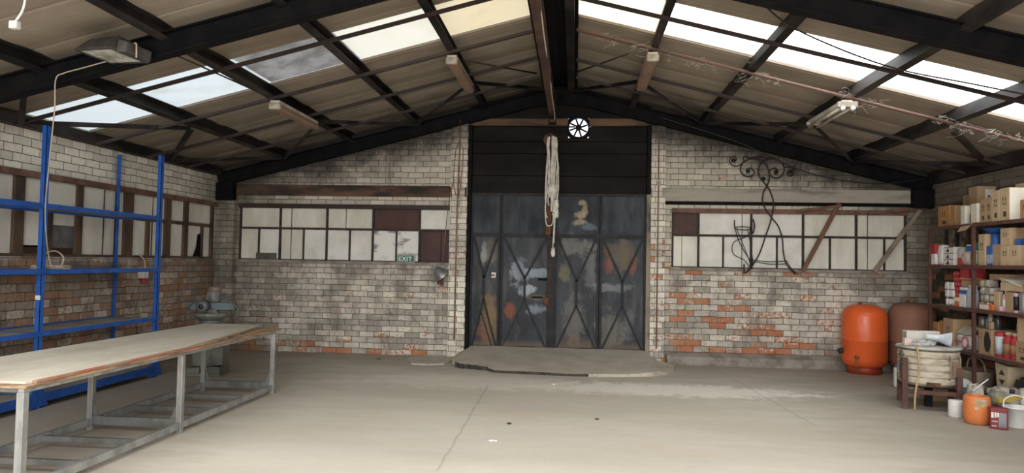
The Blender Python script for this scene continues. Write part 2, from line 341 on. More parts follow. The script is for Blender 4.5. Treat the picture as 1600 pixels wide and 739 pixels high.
def door_mat():
    t = NT('door_sheet'); p = t.co(); x, y, z = t.sep(p)
    n1 = t.noise(p, 1.7, 5, .6); n2 = t.noise(t.scl(p, (1.5, 1, .3)), 4, 5, .65); fin = t.noise(p, 24, 5, .7)
    c = t.mix(t.step(n1, .35, .65), (0.019, 0.022, 0.028), (0.040, 0.048, 0.060))
    lower = t.step(z, 2.15, 2.0)
    c = t.mix(t.math('MULTIPLY', lower, t.step(n2, .42, .72, 0, .75)), c, (0.12, 0.122, 0.125))
    def P(cx, cz, rx, rzz, col, k=.6, a=1.0):
        nonlocal c
        c = t.mix(t.math('MULTIPLY', t.math('MULTIPLY', t.blob(p, (cx, YB, cz), (rx * 1.1, 5, rzz * 1.1), k * 1.25), a * .72), t.step(n2, .22, .6, .35, 1.0)), c, col)
    blue = (0.36, 0.44, 0.50)
    P(-.92, 1.45, .16, .20, blue, .8, .85); P(-.62, 1.42, .26, .07, blue, .7, .9); P(-.78, 1.14, .16, .08, (0.50, 0.57, 0.60), .7, .95)
    P(-.60, .82, .17, .09, blue, .7, .85); P(-.98, 1.22, .10, .06, blue, .8, .6)
    P(-1.06, .78, .10, .13, (0.30, 0.085, 0.04), .5)                       # red primer
    P(-.62, 1.02, .13, .06, (0.22, 0.17, 0.10), .5, .8)
    P(-1.40, .62, .17, .42, (0.30, 0.19, 0.085), .5, .9); P(-1.50, .45, .13, .24, (0.22, 0.09, 0.06), .6, .9); P(-1.42, 1.75, .14, .2, (0.25, 0.24, 0.20), .7, .8)
    P(-1.52, 1.72, .05, .22, (0.40, 0.43, 0.42), .6, .8); P(-1.38, 1.85, .10, .16, (0.10, 0.06, 0.045), .5, .8)
    P(.02, 1.88, .30, .16, (0.25, 0.245, 0.21), .8, .85); P(.0, .62, .20, .38, (0.22, 0.21, 0.19), .8, .75); P(.26, 1.5, .10, .35, (0.21, 0.225, 0.23), .7, .7)
    P(.05, .32, .30, .10, (0.17, 0.105, 0.06), .7, .7); P(-.16, 1.45, .09, .16, (0.25, 0.235, 0.12), .8, .8)
    P(.76, 1.72, .26, .26, (0.19, 0.145, 0.085), .7, .9); P(.56, 1.62, .07, .2, (0.32, 0.07, 0.05), .7, .75); P(.95, 1.6, .06, .18, (0.30, 0.075, 0.055), .6, .7)
    P(.62, 1.2, .28, .07, (0.30, 0.33, 0.36), .8, .75); P(.6, .5, .22, .34, (0.20, 0.185, 0.155), .8, .8); P(.9, .6, .1, .3, (0.20, 0.205, 0.20), .8, .5)
    P(.25, 2.2, .18, .06, (0.25, 0.31, 0.37), .7, .6)
    P(.11, 2.60, .06, .05, (0.46, 0.37, 0.25), .6); P(.15, 2.48, .05, .08, (0.40, 0.31, 0.2), .7); P(.06, 2.40, .10, .06, (0.50, 0.41, 0.28), .8); P(.08, 2.28, .10, .05, (0.45, 0.37, 0.26), .7)
    c = t.mix(t.step(z, .34, .2, 0, .7), c, t.mix(fin, (0.12, 0.075, 0.045), (0.20, 0.165, 0.12)))    # rusted foot
    c = t.mix(t.step(fin, .55, .8, 0, .5), c, (0.03, 0.028, 0.028))
    return t.set(base=c, spec=.25, rough=t.step(n2, .3, .7, .45, .7), normal=t.bump(n1, .02, .25))
m_door = door_mat()
m_door_bar = mat('door_bars', (0.016, 0.017, 0.020), .55, 0, spec=.2, col2=(0.03, 0.03, 0.031), scale=8)
m_rust = mat('rusty_iron', (0.16, 0.07, 0.035), .8, .2, col2=(0.07, 0.035, 0.022), scale=12)
m_jamb = mat('door_post_paint', (0.28, 0.24, 0.18), .75, col2=(0.028, 0.025, 0.023), scale=2.5, var=(.4, .56), stretch=(1, 1, .35))

# ------------------------------------------------------------------ the shell
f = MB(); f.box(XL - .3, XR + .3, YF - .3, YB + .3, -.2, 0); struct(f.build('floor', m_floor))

w = MB(); T = .3
def wb(x0, x1, z0, z1): w.box(x0, x1, YB, YB + T, z0, z1)
DX0, DX1 = -1.80, 1.22
WL0, WL1, WR0, WR1, WZ0, WZ1 = -5.76, -2.09, 1.587, 5.235, 1.56, 2.48
wb(XL - .3, DX0, 0, WZ0); wb(DX1, XR + .3, 0, WZ0)
wb(XL - .3, WL0, WZ0, WZ1); wb(WL1, DX0, WZ0, WZ1); wb(DX1, WR0, WZ0, WZ1); wb(WR1, XR + .3, WZ0, WZ1)
zt = A_SHEET + .1
w.prism([(XL - .3, YB, WZ1), (DX0, YB, WZ1), (DX0, YB, rz(DX0, zt)), (XL - .3, YB, rz(XL - .3, zt))], (0, T, 0))
w.prism([(DX1, YB, WZ1), (XR + .3, YB, WZ1), (XR + .3, YB, rz(XR + .3, zt)), (DX1, YB, rz(DX1, zt))], (0, T, 0))
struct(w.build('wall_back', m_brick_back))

w = MB(); zl = 3.16
LW = [(-2.6, 5.2), (5.5, 11.62)]                         # left wall window bands along Y
def wl(y0, y1, z0, z1): w.box(XL - .3, XL, y0, y1, z0, z1)
wl(YF - .3, YB, 0, WZ0); wl(YF - .3, YB, WZ1, zl); wl(YF - .3, LW[0][0], WZ0, WZ1); wl(LW[0][1], LW[1][0], WZ0, WZ1); wl(LW[1][1], YB, WZ0, WZ1)
struct(w.build('wall_left', m_brick_left))
w = MB(); zr_ = 3.2
w.box(XR, XR + .3, YF - .3, YB, 0, zr_)
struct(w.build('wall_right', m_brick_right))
w = MB()                                                 # wall behind the camera with its open gateway
gx0, gx1, gz = -3.1, 2.5, 3.0
w.box(XL - .3, gx0, YF - .3, YF, 0, 3.1); w.box(gx1, XR + .3, YF - .3, YF, 0, 3.1)
w.prism([(XL - .3, YF, 3.1), (XR + .3, YF, 3.1), (XR + .3, YF, rz(XR + .3, zt)), (XC, YF, zt), (XL - .3, YF, rz(XL - .3, zt))], (0, -.3, 0))
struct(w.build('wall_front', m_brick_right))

# roof sheets: ribbed lightly along the slope, with open bays for the translucent strips
SKY = [(-3.83, -2.9), (1.75, 2.68), (7.30, 8.42)]
def ceiling_side(sgn):
    xe = (XL - .35) if sgn < 0 else (XR + .35)
    ys = [YF - .3] + [v for a in SKY for v in a] + [YB + .3]
    c = MB()
    for k in range(0, len(ys), 2):
        y0, y1 = ys[k], ys[k + 1]; n = max(2, int((y1 - y0) / .035)); prev = None
        for i in range(n + 1):
            y = y0 + (y1 - y0) * i / n
            ph = ((y - 8.42) % .62) / .62
            dz = .008 * math.cos(2 * math.pi * ph) + (.010 if ph < .06 else 0)
            a = (XC, y, A_SHEET + dz); b = (xe, y, rz(xe, A_SHEET) + dz)
            if prev: c.add([prev[0], prev[1], b, a], [(0, 1, 2, 3)], 0, False)
            prev = (a, b)
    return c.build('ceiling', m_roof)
cl = ceiling_side(-1); cr = ceiling_side(1)
struct(cl); struct(cr)
mo = cl.modifiers.new('thick', 'SOLIDIFY'); mo.thickness = .03; mo.offset = 1
mo = cr.modifiers.new('thick', 'SOLIDIFY'); mo.thickness = .03; mo.offset = -1

wn = [0]
def window_name(): wn[0] += 1; return 'window_%d' % wn[0]
PL = [-4.93, -3.77, -2.65, -1.54]; PR = [0.913, 2.03, 3.20, 4.32]
def sheet(x0, x1, y0, y1, m, fine=True):
    c = MB(); n = int((y1 - y0) / .0125) if fine else 1; prev = None
    for i in range(n + 1):
        y = y0 + (y1 - y0) * i / n; dz = .006 * math.cos(2 * math.pi * i / 4) if fine else 0
        a = (x0, y, rz(x0, A_SHEET + .02) + dz); b = (x1, y, rz(x1, A_SHEET + .02) + dz)
        if prev: c.add([prev[0], prev[1], b, a], [(0, 1, 2, 3)])
        prev = (a, b)
    return struct(c.build(window_name(), m))
white_blue, yellow = (0.80, 0.90, 0.96), (0.93, 0.82, 0.58)
y0, y1 = SKY[2]
sheet(XL - .35, PL[0], y0, y1, skylight('translucent_bluish', white_blue, SKY_LEFT, .12, (.45, .42, .38)))
sheet(PL[0], PL[1], y0, y1, skylight('translucent_bluish_stained', white_blue, SKY_LEFT, .22, (.4, .33, .25)))
sheet(PL[1], PL[2], y0, y1, skylight('translucent_grimed', (0.50, 0.52, 0.55), SKY_LEFT * .62, .62, (.055, .045, .035)))
sheet(PL[2], PL[3], y0, y1, skylight('translucent_ivory', (0.92, 0.93, 0.84), SKY_LEFT, .16, (.42, .33, .2)))
sheet(PL[3], -.55, y0, y1, skylight('translucent_yellowed', yellow, SKY_LEFT * .9, .2, (.5, .36, .18)))
sheet(-.02, PR[0], y0, y1, skylight('translucent_yellowed_right', yellow, SKY_RIGHT * .36, .2, (.5, .36, .18)))
sheet(PR[0], PR[1], y0, y1, skylight('translucent_white_stained', (1, .97, .90), SKY_RIGHT * .32, .25, (.55, .43, .27)))
sheet(PR[1], XR + .35, y0, y1, skylight('translucent_white', (.97, .99, 1), SKY_RIGHT, .04))
m_rear_added = skylight('added_rear_sheet', (.97, .99, 1), SKY_ADDED, .05)
for a, b in SKY[:2]:
    sheet(XL - .35, -.55, a, b, m_rear_added, False); sheet(-.02, XR + .35, a, b, m_rear_added, False)  # unseen strips over the near bays, added to light the floor from above
tn = [0]
def trim(mb, m, bevel=0.0): tn[0] += 1; return struct(mb.build('trim_%d' % tn[0], m, None, bevel))
# ridge: cap under the apex, blackened
c = MB(); c.prism([(XC - .28, YF, A_SHEET - .165), (XC, YF, A_SHEET - .09), (XC + .28, YF, A_SHEET - .165), (XC + .28, YF, A_SHEET - .06), (XC, YF, A_SHEET + .02), (XC - .28, YF, A_SHEET - .06)], (0, YB - YF, 0)); trim(c, m_steel_black)
# concrete bands, red lintels over the windows, plinth
c = MB(); c.box(XL, -1.83, YB - .05, YB - .001, 2.665, 2.852); trim(c, m_band_l, .008)
c = MB(); c.box(1.20, XR, YB - .05, YB - .001, 2.64, 2.85); trim(c, m_band_r, .008); c = MB(); c.box(1.46, XR, YB - .03, YB - .001, 2.585, 2.64); trim(c, m_steel_black)
c = MB(); c.prism([(1.5, YB - .16, 0), (1.5, YB - .13, .13), (1.5, YB - .001, .185), (1.5, YB - .001, 0)], (XR - 1.5, 0, 0)); struct(c.build('baseboard_back', m_plinth))
# brick piers beside the gate, broken by the band
def pier(x0, x1, zb, ztop, z0): 
    c = MB(); c.box(x0, x1, YB - .12, YB - .001, z0, zb - .08); c.box(x0, x1, YB - .12, YB - .001, zb + .08, ztop)
    c.box(x0 + .02, x1 - .05, YB - .09, YB - .001, zb - .08, zb + .08); return trim(c, m_brick_pier)
pier(-2.085, -1.80, 2.745, 3.93, 0); pier(1.222, 1.45, 2.765, 3.87, 0)
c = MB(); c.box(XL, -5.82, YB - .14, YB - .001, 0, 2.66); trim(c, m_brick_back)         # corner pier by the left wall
# timber lintel and charred boards above the gate, with the opening for the fan
FX, FZ, FR = 0.03, 3.85, 0.165
c = MB(); c.box(DX0, FX - .172, YB - .03, YB + .08, 3.88, 4.0); c.box(FX + .172, DX1, YB - .03, YB + .08, 3.88, 4.0); trim(c, m_timber_beam, .006)
c = MB()
c.prism([(DX0, YB, 4.0), (FX - .18, YB, 4.0), (FX - .18, YB, 4.02), (FX + .18, YB, 4.02), (FX + .18, YB, 4.0), (DX1, YB, 4.0), (DX1, YB, rz(DX1, zt)), (XC, YB, zt), (DX0, YB, rz(DX0, zt))], (0, .1, 0))
trim(c, m_blackboard)
# steel gate posts
c = MB(); c.box(-1.80, -1.735, YB - .10, YB + .1, .10, 3.88); trim(c, m_steel_black, .004)
c = MB(); c.box(1.155, 1.222, YB - .10, YB + .1, .10, 2.74); trim(c, m_jamb, .004)
c = MB(); c.box(1.155, 1.222, YB - .10, YB + .1, 2.74, 3.88); trim(c, m_steel_black, .004)

# concrete ramp in front of the gate
out = [(-1.86, 11.79), (-1.92, 11.35), (-1.86, 11.0), (-1.78, 10.66), (-1.70, 10.56), (-1.52, 10.50), (-1.30, 10.44), (-1.10, 10.22), (-.75, 10.20), (-.35, 10.16), (.04, 10.14), (.5, 10.20), (.9, 10.28), (1.14, 10.38), (1.38, 10.62), (1.52, 11.0), (1.58, 11.4), (1.50, 11.79)]
c = MB()
def rampz(x, y): 
    k = max(0, min(1, (11.79 - y) / 1.6)); sd = max(0, min(1, (1.72 - abs(x + .29)) / .27)); return .018 + (.18 - .16 * k ** .85) * (sd * sd * (3 - 2 * sd)) + .004 * math.sin(7 * x + 3 * y)
rows = 10; cx_, cy_ = -.2, 11.79
vs = []; fs = []
rnd = random.Random(3)
dense = []
for i in range(len(out) - 1):
    a, b = Vector((*out[i], 0)), Vector((*out[i + 1], 0)); k = max(2, int((b - a).length / .04))
    for j in range(k):
        q = a.lerp(b, j / k); jit = .018 if 2 <= i <= 10 else .006
        dense.append((q.x + rnd.uniform(-jit, jit), min(11.79, q.y + rnd.uniform(-jit, jit))))
dense.append(out[-1]); n = len(dense)
for r_ in range(rows + 1):
    t = r_ / rows
    for q in dense:
        x, y = cx_ + (q[0] - cx_) * t, cy_ + (q[1] - cy_) * t
        vs.append((x, y, max(.034 if (t > .97 and x < .2 and y < 10.7) else .018, rampz(x, y))))
for q in dense: vs.append((q[0], q[1], 0.0))
for r_ in range(rows + 1):
    for i in range(n - 1):
        fs.append((r_ * n + i, r_ * n + i + 1, (r_ + 1) * n + i + 1, (r_ + 1) * n + i))
c.add(vs, fs, 0, False)
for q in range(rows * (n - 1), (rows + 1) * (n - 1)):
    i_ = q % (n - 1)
    if dense[i_][0] < .2 and dense[i_][1] < 10.75: c.mi[q] = 1  # dark faces paint in the shadow line along the broken edge
tag(c.build('ramp', [m_ramp, mat('crack_shade', (.07, .06, .048), .95)]), 'grey concrete ramp with broken front edge before the double gate', 'ramp')
c = MB(); pts = [(-2.62, 11.74), (-2.68, 11.2), (-2.55, 10.95), (-2.47, 10.76), (-2.2, 10.74), (-1.98, 10.86), (-1.93, 11.2), (-1.9, 11.74)]
c.prism([(x, y, 0) for x, y in pts], (0, 0, .022)); tag(c.build('slab_patch', m_ramp), 'thin cracked concrete patch left of the gate ramp', 'slab')

# ------------------------------------------------------------------ gate
gate = struct(bpy.data.objects.new('door_1', None)); COL.objects.link(gate)
gate.location = (0, 0, 0)
YD = YB + .02
def leaf(name, x0, x1, z0, z1): c = MB(); c.box(x0, x1, YD, YD + .03, z0, z1); return c.build(name, m_door, gate)
def gbar(pts, w=.03, d=.03, parent=None, name='brace', m=None):
    c = MB()
    for a, b in zip(pts, pts[1:]): c.bar((a[0], YD - d / 2, a[1]), (b[0], YD - d / 2, b[1]), w, d, (0, 1, 0))
    return c.build(name, m or m_door_bar, parent or gate)
COLS = [(-1.735, -1.245), (-1.225, -.425), (-.325, .395), (.415, 1.155)]
ZB, ZM, ZT = .17, 2.06, 2.73
for i, (a, b) in enumerate(COLS):
    lf = leaf('door_leaf', a, b, ZB, ZM); tp = leaf('transom_panel', a, b, ZM, ZT)
    gbar([(a + .012, ZB), (a + .012, ZM)], .035, .04, lf, 'stile'); gbar([(b - .012, ZB), (b - .012, ZM)], .035, .04, lf, 'stile')
    gbar([(a, ZM - .03), (b, ZM - .03)], .03, .035, lf, 'rail')
    gbar([(a, ZB + .02), (b, ZB + .02)], .03, .03, lf, 'rail')
    gbar([(a + .01, ZM), (a + .01, ZT)], .03, .03, tp, 'stile'); gbar([(b - .01, ZM), (b - .01, ZT)], .03, .03, tp, 'stile')
    m_ = (a + b) / 2 + (0.0 if i else -.02)
    zu, zd = (1.33, .97) if i < 2 else (1.30, .90)
    e = .05
    gbar([(a + e, ZM - .06), (m_, zu)], .034, .04, lf); gbar([(b - e, ZM - .06), (m_, zu)], .034, .04, lf)
    gbar([(m_, zu), (m_, zd)], .034, .04, lf)
    gbar([(m_, zd), (a + e, ZB + .04)], .028 if i != 1 else .016, .03 if i != 1 else .012, lf); gbar([(m_, zd), (b - e, ZB + .04)], .028, .03, lf)
    if i == 0: gbar([(m_ - .04, zd - .2), (b - .12, ZB + .04)], .018, .02, lf)
gbar([(-1.735, ZM), (1.155, ZM)], .03, .045, None, 'rail'); gbar([(-1.735, ZT), (1.155, ZT)], .035, .05, None, 'rail')
c = MB(); c.box(-.425, -.325, YD - .045, YD + .03, ZB, ZT); c.build('middle_post', m_door_bar, gate, .005)
c = MB(); c.box(-.505, -.43, YD - .05, YD - .001, .90, 1.02); c.box(-.475, -.455, YD - .06, YD - .001, 1.0, 1.14); c.build('lock_case', m_rust, gate, .004)
c = MB(); c.tube([(-.70, YD - .03, 1.02), (-.62, YD - .045, 1.025), (-.52, YD - .03, 1.02)], .012, 8); c.box(-.60, -.40, YD - .02, YD - .001, 1.30, 1.34); c.build('door_handle', m_steel_black, gate)
c = MB(); c.box(-1.385, -1.31, YD - .004, YD - .0005, 1.33, 1.42, 0); c.box(-1.385, -1.33, YD - .006, YD - .001, 1.355, 1.385, 1)
c.build('sticker', [mat('sticker_paper', (0.72, 0.70, 0.68), .6), mat('sticker_red', (0.30, 0.05, 0.06), .6)], gate)
ZS = [2.75, 3.045, 3.42, 3.62, 3.875]
for i in range(4):
    c = MB(); yo = YB - .01 + .012 * (i % 2)
    z0, z1 = ZS[i], ZS[i + 1] - .012
    if z1 > FZ - .19 and z0 < FZ + .17:
        c.box(-1.735, FX - .17, yo, yo + .04, z0, z1); c.box(FX + .17, 1.155, yo, yo + .04, z0, z1)
        if z0 < FZ - .17: c.box(FX - .17, FX + .17, yo, yo + .04, z0, FZ - .17)
    else: c.box(-1.735, 1.155, yo, yo + .04, z0, z1)
    c.build('overpanel', m_blackboard, gate)
c = MB(); c.box(DX0, DX1, YB + .12, YB + .16, 0, FZ - .2); c.box(DX0, FX - .2, YB + .12, YB + .16, FZ - .2, 4.02); c.box(FX + .2, DX1, YB + .12, YB + .16, FZ - .2, 4.02); c.build('light_block_sheet', m_steel_black, gate)  # added sheet, blocks sky showing through gaps between the leaves

# ------------------------------------------------------------------ boarded windows
def back_window(x0, x1, tops, bots, zmid, mat_top, mat_bot, mats, seams):
    o = struct(bpy.data.objects.new(window_name(), None)); COL.objects.link(o)
    c = MB(); e = .016
    for x in tops: c.box(x - e, x + e, YB - .01, YB + .06, WZ0, WZ1)
    for x in bots: c.box(x - e * .8, x + e * .8, YB - .005, YB + .06, WZ0, zmid)
    c.box(x0, x1, YB - .012, YB + .06, zmid - .018, zmid + .018); c.box(x0, x1, YB - .01, YB + .06, WZ0, WZ0 + .02)
    c.build('window_frame', m_frame_w, o)
    c = MB(); c.box(x0 - .02, x1 + .02, YB - .06, YB - .001, WZ1 - .03, WZ1 + .045); c.build('lintel', m_rail_red if x0 > 0 else m_oxide, o, .006)
    c = MB(); c.box(x0 - .03, x1 + .03, YB - .04, YB - .001, WZ0 - .045, WZ0 + .005); c.build('window_sill', m_plinth, o, .006)
    c = MB()
    for a, b, k in zip(tops, tops[1:], mat_top): c.box(a, b, YB + .025 + .004 * (k % 2), YB + .05, zmid, WZ1, k)
    allb = sorted(set(tops[1:-1] + bots + [x0, x1])); allb = [v for i, v in enumerate(allb) if i == 0 or v - allb[i - 1] > .05]
    for i, (a, b) in enumerate(zip(allb, allb[1:])): c.box(a, b, YB + .022 + .005 * (i % 3), YB + .05, WZ0, zmid, mat_bot[i])
    for x, z0, z1 in seams: c.box(x - .004, x + .004, YB + .016, YB + .03, z0, z1, len(mats) - 1)
    c.build('boarding', mats, o)
    return o
pm = [m_board, m_board_cream, m_board_brown, m_smudge, m_frame_w]
w1 = back_window(WL0, WL1, [WL0, -5.051, -4.226, -3.422, -2.616, WL1], [-5.427, -4.632, -3.823, -3.014], 2.105, [1, 1, 1, 2, 0], [1, 0, 1, 0, 0, 0, 3, 3, 2], pm, [(-4.86, WZ0, WZ1), (-3.9, zmid_ := 2.105, WZ1), (-2.25, WZ0, 2.105)])
c = MB(); c.box(-5.46, -5.10, YB - .02, YB - .012, WZ0 + .01, WZ0 + .12); c.build('sill_board', mat('grey_offcut', (.12, .11, .095), .8), w1)
w2 = back_window(WR0, WR1, [WR0, 2.003, 2.843, 3.657, 4.481, WR1], [2.4, 3.249, 4.077, 4.914], 2.09, [2, 0, 0, 1, 1], [1, 0, 0, 0, 0, 1, 1, 1, 1], pm, [(1.74, WZ0, 2.09), (2.70, WZ0, WZ1), (4.66, WZ0, WZ1)])

def left_window():
    o = struct(bpy.data.objects.new(window_name(), None)); COL.objects.link(o)
    X = XL; y0, y1 = LW[1]
    c = MB()
    for a, b in ((5.5, 5.58), (6.3, 6.38), (7.29, 7.43), (8.28, 8.38), (9.22, 9.40), (10.19, 10.33), (10.71, 10.82), (11.55, 11.62)): c.box(X - .09, X - .005, a, b, WZ0, WZ1)
    for a, b, z0, z1 in ((7.80, 7.88, WZ0, 2.1), (9.74, 9.81, WZ0, 2.11), (11.24, 11.30, WZ0, 2.11)): c.box(X - .08, X - .012, a, b, z0, z1)
    for a, b in ((7.43, 8.28), (9.4, 11.55)): c.box(X - .08, X - .008, a, b, 2.09, 2.14)
    c.box(X - .08, X - .004, y0, y1, WZ0, WZ0 + .035); c.build('window_frame', m_frame_wood, o)
    c = MB(); c.box(X, X + .05, y0 - .3, y1 + .1, WZ1 - .03, WZ1 + .045); c.build('lintel', m_rail_red, o, .006)
    c = MB()
    P = [(5.58, 6.3, WZ0, WZ1, 1), (6.38, 7.29, WZ0, WZ1, 0), (7.43, 8.28, 2.14, WZ1, 1), (7.43, 7.80, 1.68, 2.09, 0), (7.88, 8.28, 1.93, 2.09, 1), (7.88, 8.28, 1.68, 1.93, 3), (7.43, 8.28, WZ0, 1.68, 2),
         (8.38, 9.22, WZ0, WZ1, 1), (9.40, 10.19, 2.14, WZ1, 0), (9.40, 9.74, WZ0, 2.09, 0), (9.81, 10.19, WZ0, 2.09, 1), (10.33, 10.71, 2.14, WZ1, 0), (10.33, 10.71, WZ0, 2.09, 0), (10.82, 11.55, 2.14, WZ1, 1), (10.82, 11.24, WZ0, 2.09, 0), (11.30, 11.55, WZ0, 2.09, 0)]
    for i, (a, b, z0, z1, k) in enumerate(P): c.box(X - .075, X - .05 + .004 * (i % 3), a - .02, b + .02, z0 - .01, z1 + .01, k)
    for y in (6.85, 7.78, 8.82, 9.05, 9.9): c.box(X - .05, X - .034, y - .004, y + .004, WZ0 + .03, WZ1 - .03, 4)
    c.build('boarding', [m_board, m_board_cream, m_board_brown, m_glass_dark, m_frame_w], o)
    c = MB(); c.prism([(X - .034, 11.02, WZ0 + .03), (X - .034, 11.3, WZ0 + .03), (X - .034, 11.32, 1.8), (X - .034, 11.24, 1.98), (X - .034, 11.15, 1.95), (X - .034, 11.12, 1.75)], (.006, 0, 0)); c.build('torn_hole', m_steel_black, o)
left_window()
o = struct(bpy.data.objects.new(window_name(), None)); COL.objects.link(o)         # right wall strip window, mostly behind the shelving
c = MB(); c.box(XR - .012, XR - .002, 6.4, 11.3, 1.6, 2.56); c.build('boarding', mat('shaded_board', (.30, .27, .20), .8, col2=(.08, .07, .055)), o)
c = MB()
for k in range(17): c.box(XR - .05, XR - .013, 6.4 + k * .3, 6.44 + k * .3, 1.6, 2.56)
c.box(XR - .06, XR - .013, 6.4, 11.3, 2.52, 2.58); c.box(XR - .06, XR - .013, 6.4, 11.3, 1.58, 1.63); c.build('window_frame', m_frame_w, o)

# ------------------------------------------------------------------ roof steelwork
def rafter(y, label):
    t = thing('roof_rafter', label, 'roof beam', (XC, y, 0), group=None)
    for s, xe in ((-1, XL + .02), (1, XR - .02)):
        h = A_RT - A_RB; z0 = (A_RT + A_RB) / 2
        c = MB(); c.ibeam((0, 0, z0), (xe - XC, 0, rz(xe, z0)), h * .97, .12, .014, .01); c.build('rafter_arm', m_steel_black, t)
        kx = xe - XC
        c = MB(); c.box(min(kx, kx - s * .30), max(kx, kx - s * .30), -.07, .07, rz(xe, A_RB) - .24, rz(xe, A_RB) + .06); c.build('bearing_bracket', m_steel_black, t, .006)
    c = MB(); c.prism([(-.5, -.02, rz(XC - .5, A_RB)), (0, -.02, A_RB - .06), (.5, -.02, rz(XC + .5, A_RB)), (.3, -.02, rz(XC + .3, A_RB) + .05), (0, -.02, A_RB + .05), (-.3, -.02, rz(XC - .3, A_RB) + .05)], (0, .04, 0)); c.build('ridge_plate', m_steel_black, t)
    return t
rafter(6.1, 'heavy black steel roof rafter spanning overhead, nearest the viewer')
rafter(11.66, 'sooty black steel roof rafter along the top of the gated brick wall')
rafter(.5, 'black steel roof rafter in the bay behind the viewer')
pn = ['first', 'second', 'third', 'fourth']
def purlin(x, label, w=.075, h=.155):
    z0 = rz(x, A_PUR - .06); c = MB(); s = 1 if x > XC else -1
    up = Vector((s * SL, 0, 1)).normalized()
    hw, hh = w / 2, h / 2
    c.section((x, YF, z0 + hh), (x, 11.72, z0 + hh), [(-hw, -hh), (hw, -hh), (hw, -hh + .014), (-hw + .012, -hh + .014), (-hw + .012, hh - .012), (hw, hh - .012), (hw, hh), (-hw, hh)], up)
    o = c.build('purlin', m_purlin); return tag(o, label, 'purlin')
for k, x in enumerate(PL[::-1]): purlin(x, 'black steel roof purlin, %s down from the ridge on the left slope' % pn[k], .085)
for k, x in enumerate(PR): purlin(x, 'black steel roof purlin, %s down from the ridge on the right slope' % pn[k], .085)
purlin(XC - .16, 'black ridge purlin on the left side of the roof peak', .09); purlin(XC + .20, 'black ridge purlin on the right side of the roof peak', .11)
c = MB(); c.box(XL + .002, XL + .13, YF, 11.55, 2.985, 3.11); tag(c.build('eave_beam', m_purlin, None, .004), 'dark eave beam resting on top of the left brick wall', 'beam')
c = MB(); c.box(XR - .13, XR - .002, YF, 11.55, 2.93, 3.09); tag(c.build('eave_beam', m_purlin, None, .004), 'dark eave beam along the top of the right wall above the cartons', 'beam')
# flat bars under the purlins, running down the slope
def slopebar(y, s, label, m=None, r=None, ye=None):
    xe = XL + .14 if s < 0 else XR - .14; c = MB(); xa = XC + s * .26; ye = y if ye is None else ye
    a, b = (xa, y, rz(xa, A_PUR - .082)), (xe, ye, rz(xe, A_PUR - .082))
    if r: c.tube([a, b], r, 10)
    else: c.section(a, b, [(-.02, -.02), (.02, -.02), (.02, -.012), (.004, -.012), (.004, .02), (-.004, .02), (-.004, -.012), (-.02, -.012)])
    return tag(c.build('ceiling_bar', m or m_oxide), label, 'roof bar')
slopebar(7.06, -1, 'thin dark roof bar crossing the bright skylight sheets on the left slope')
slopebar(8.36, -1, 'thin dark roof bar just beyond the skylight on the left slope')
slopebar(9.45, -1, 'thin dark roof bar midway between skylight and back gable, left slope')
slopebar(10.48, -1, 'thin dark roof bar closest to the back gable on the left slope')
slopebar(7.30, 1, 'thin dark roof bar crossing the bright skylight sheets on the right slope')
slopebar(8.33, 1, 'pinkish painted pipe running just beyond the skylight on the right slope', m_oxide_pipe, .019, 8.50)
slopebar(9.58, 1, 'thin dark roof bar midway between skylight and back gable, right slope')
slopebar(10.50, 1, 'thin dark roof bar closest to the back gable on the right slope')
def brace(a, b, label):
    za, zb = rz(a[0], A_PUR - .075), rz(b[0], A_PUR - .075)
    c = MB(); c.section((a[0], a[1], za), (b[0], b[1], zb), [(-.028, -.028), (.028, -.028), (.028, -.02), (-.02, -.02), (-.02, .028), (-.028, .028)])
    tag(c.build('roof_brace', m_purlin), label, 'brace')
NB = [((-5.92, 7.06), (-5.32, 6.36), 'short rusty angle brace from left eave up to the nearest rafter'),
      ((-5.92, 7.11), (-4.95, 8.71), 'angle iron roof brace from left eave up across the first skylight sheet'),
      ((-4.95, 8.71), (-5.93, 9.91), 'short angle iron roof brace running down to the left eave'),
      ((-5.93, 9.93), (-4.87, 11.42), 'angle iron roof brace from left eave to the gable corner'),
      ((-4.84, 11.40), (-3.72, 9.87), 'angle iron roof brace rising from gable under the second purlin from left eave'),
      ((-3.69, 9.85), (-2.65, 11.42), 'angle iron roof brace beyond the left tube lamp, running to the gable'),
      ((-2.63, 11.40), (-1.53, 9.85), 'angle iron roof brace rising to the lamp left of the peak'),
      ((-1.50, 9.83), (-.38, 11.43), 'angle iron roof brace from the lamp left of the peak to the ridge end'),
      ((-.10, 11.43), (.86, 9.89), 'angle iron roof brace from ridge end to the lamp right of the peak'),
      ((.90, 9.91), (1.98, 11.40), 'angle iron roof brace dropping right from the lamp right of the peak'),
      ((2.02, 11.40), (3.20, 9.93), 'angle iron roof brace running to the bare twin tube lamp'),
      ((3.24, 9.94), (4.28, 11.42), 'angle iron roof brace dropping from the bare twin tube lamp to the gable'),
      ((4.32, 11.42), (5.36, 9.83), 'angle iron roof brace from gable to right eave'),
      ((5.36, 9.79), (4.40, 8.72), 'short angle iron roof brace rising from right eave towards the skylight')]
for a, b, l in NB: brace(a, b, l)
for a, b, l in (((-1.45, 8.9), (-.60, 10.3), 'thin sag rod left of the roof peak beyond the skylight'), ((.62, 8.9), (-.02, 10.3), 'thin sag rod right of the roof peak beyond the skylight')):
    c = MB(); c.tube([(a[0], a[1], rz(a[0], A_PUR - .05)), (b[0], b[1], rz(b[0], A_PUR - .06))], .012, 8); tag(c.build('sag_rod', m_oxide), l, 'rod')
c = MB(); c.tube([(-3.81, 6.22, 3.50), (-3.72, 7.90, 3.53)], .009, 8); tag(c.build('sag_rod', m_oxide), 'thin dark rod crossing the skylight between floodlight and tan tube lamp', 'rod')
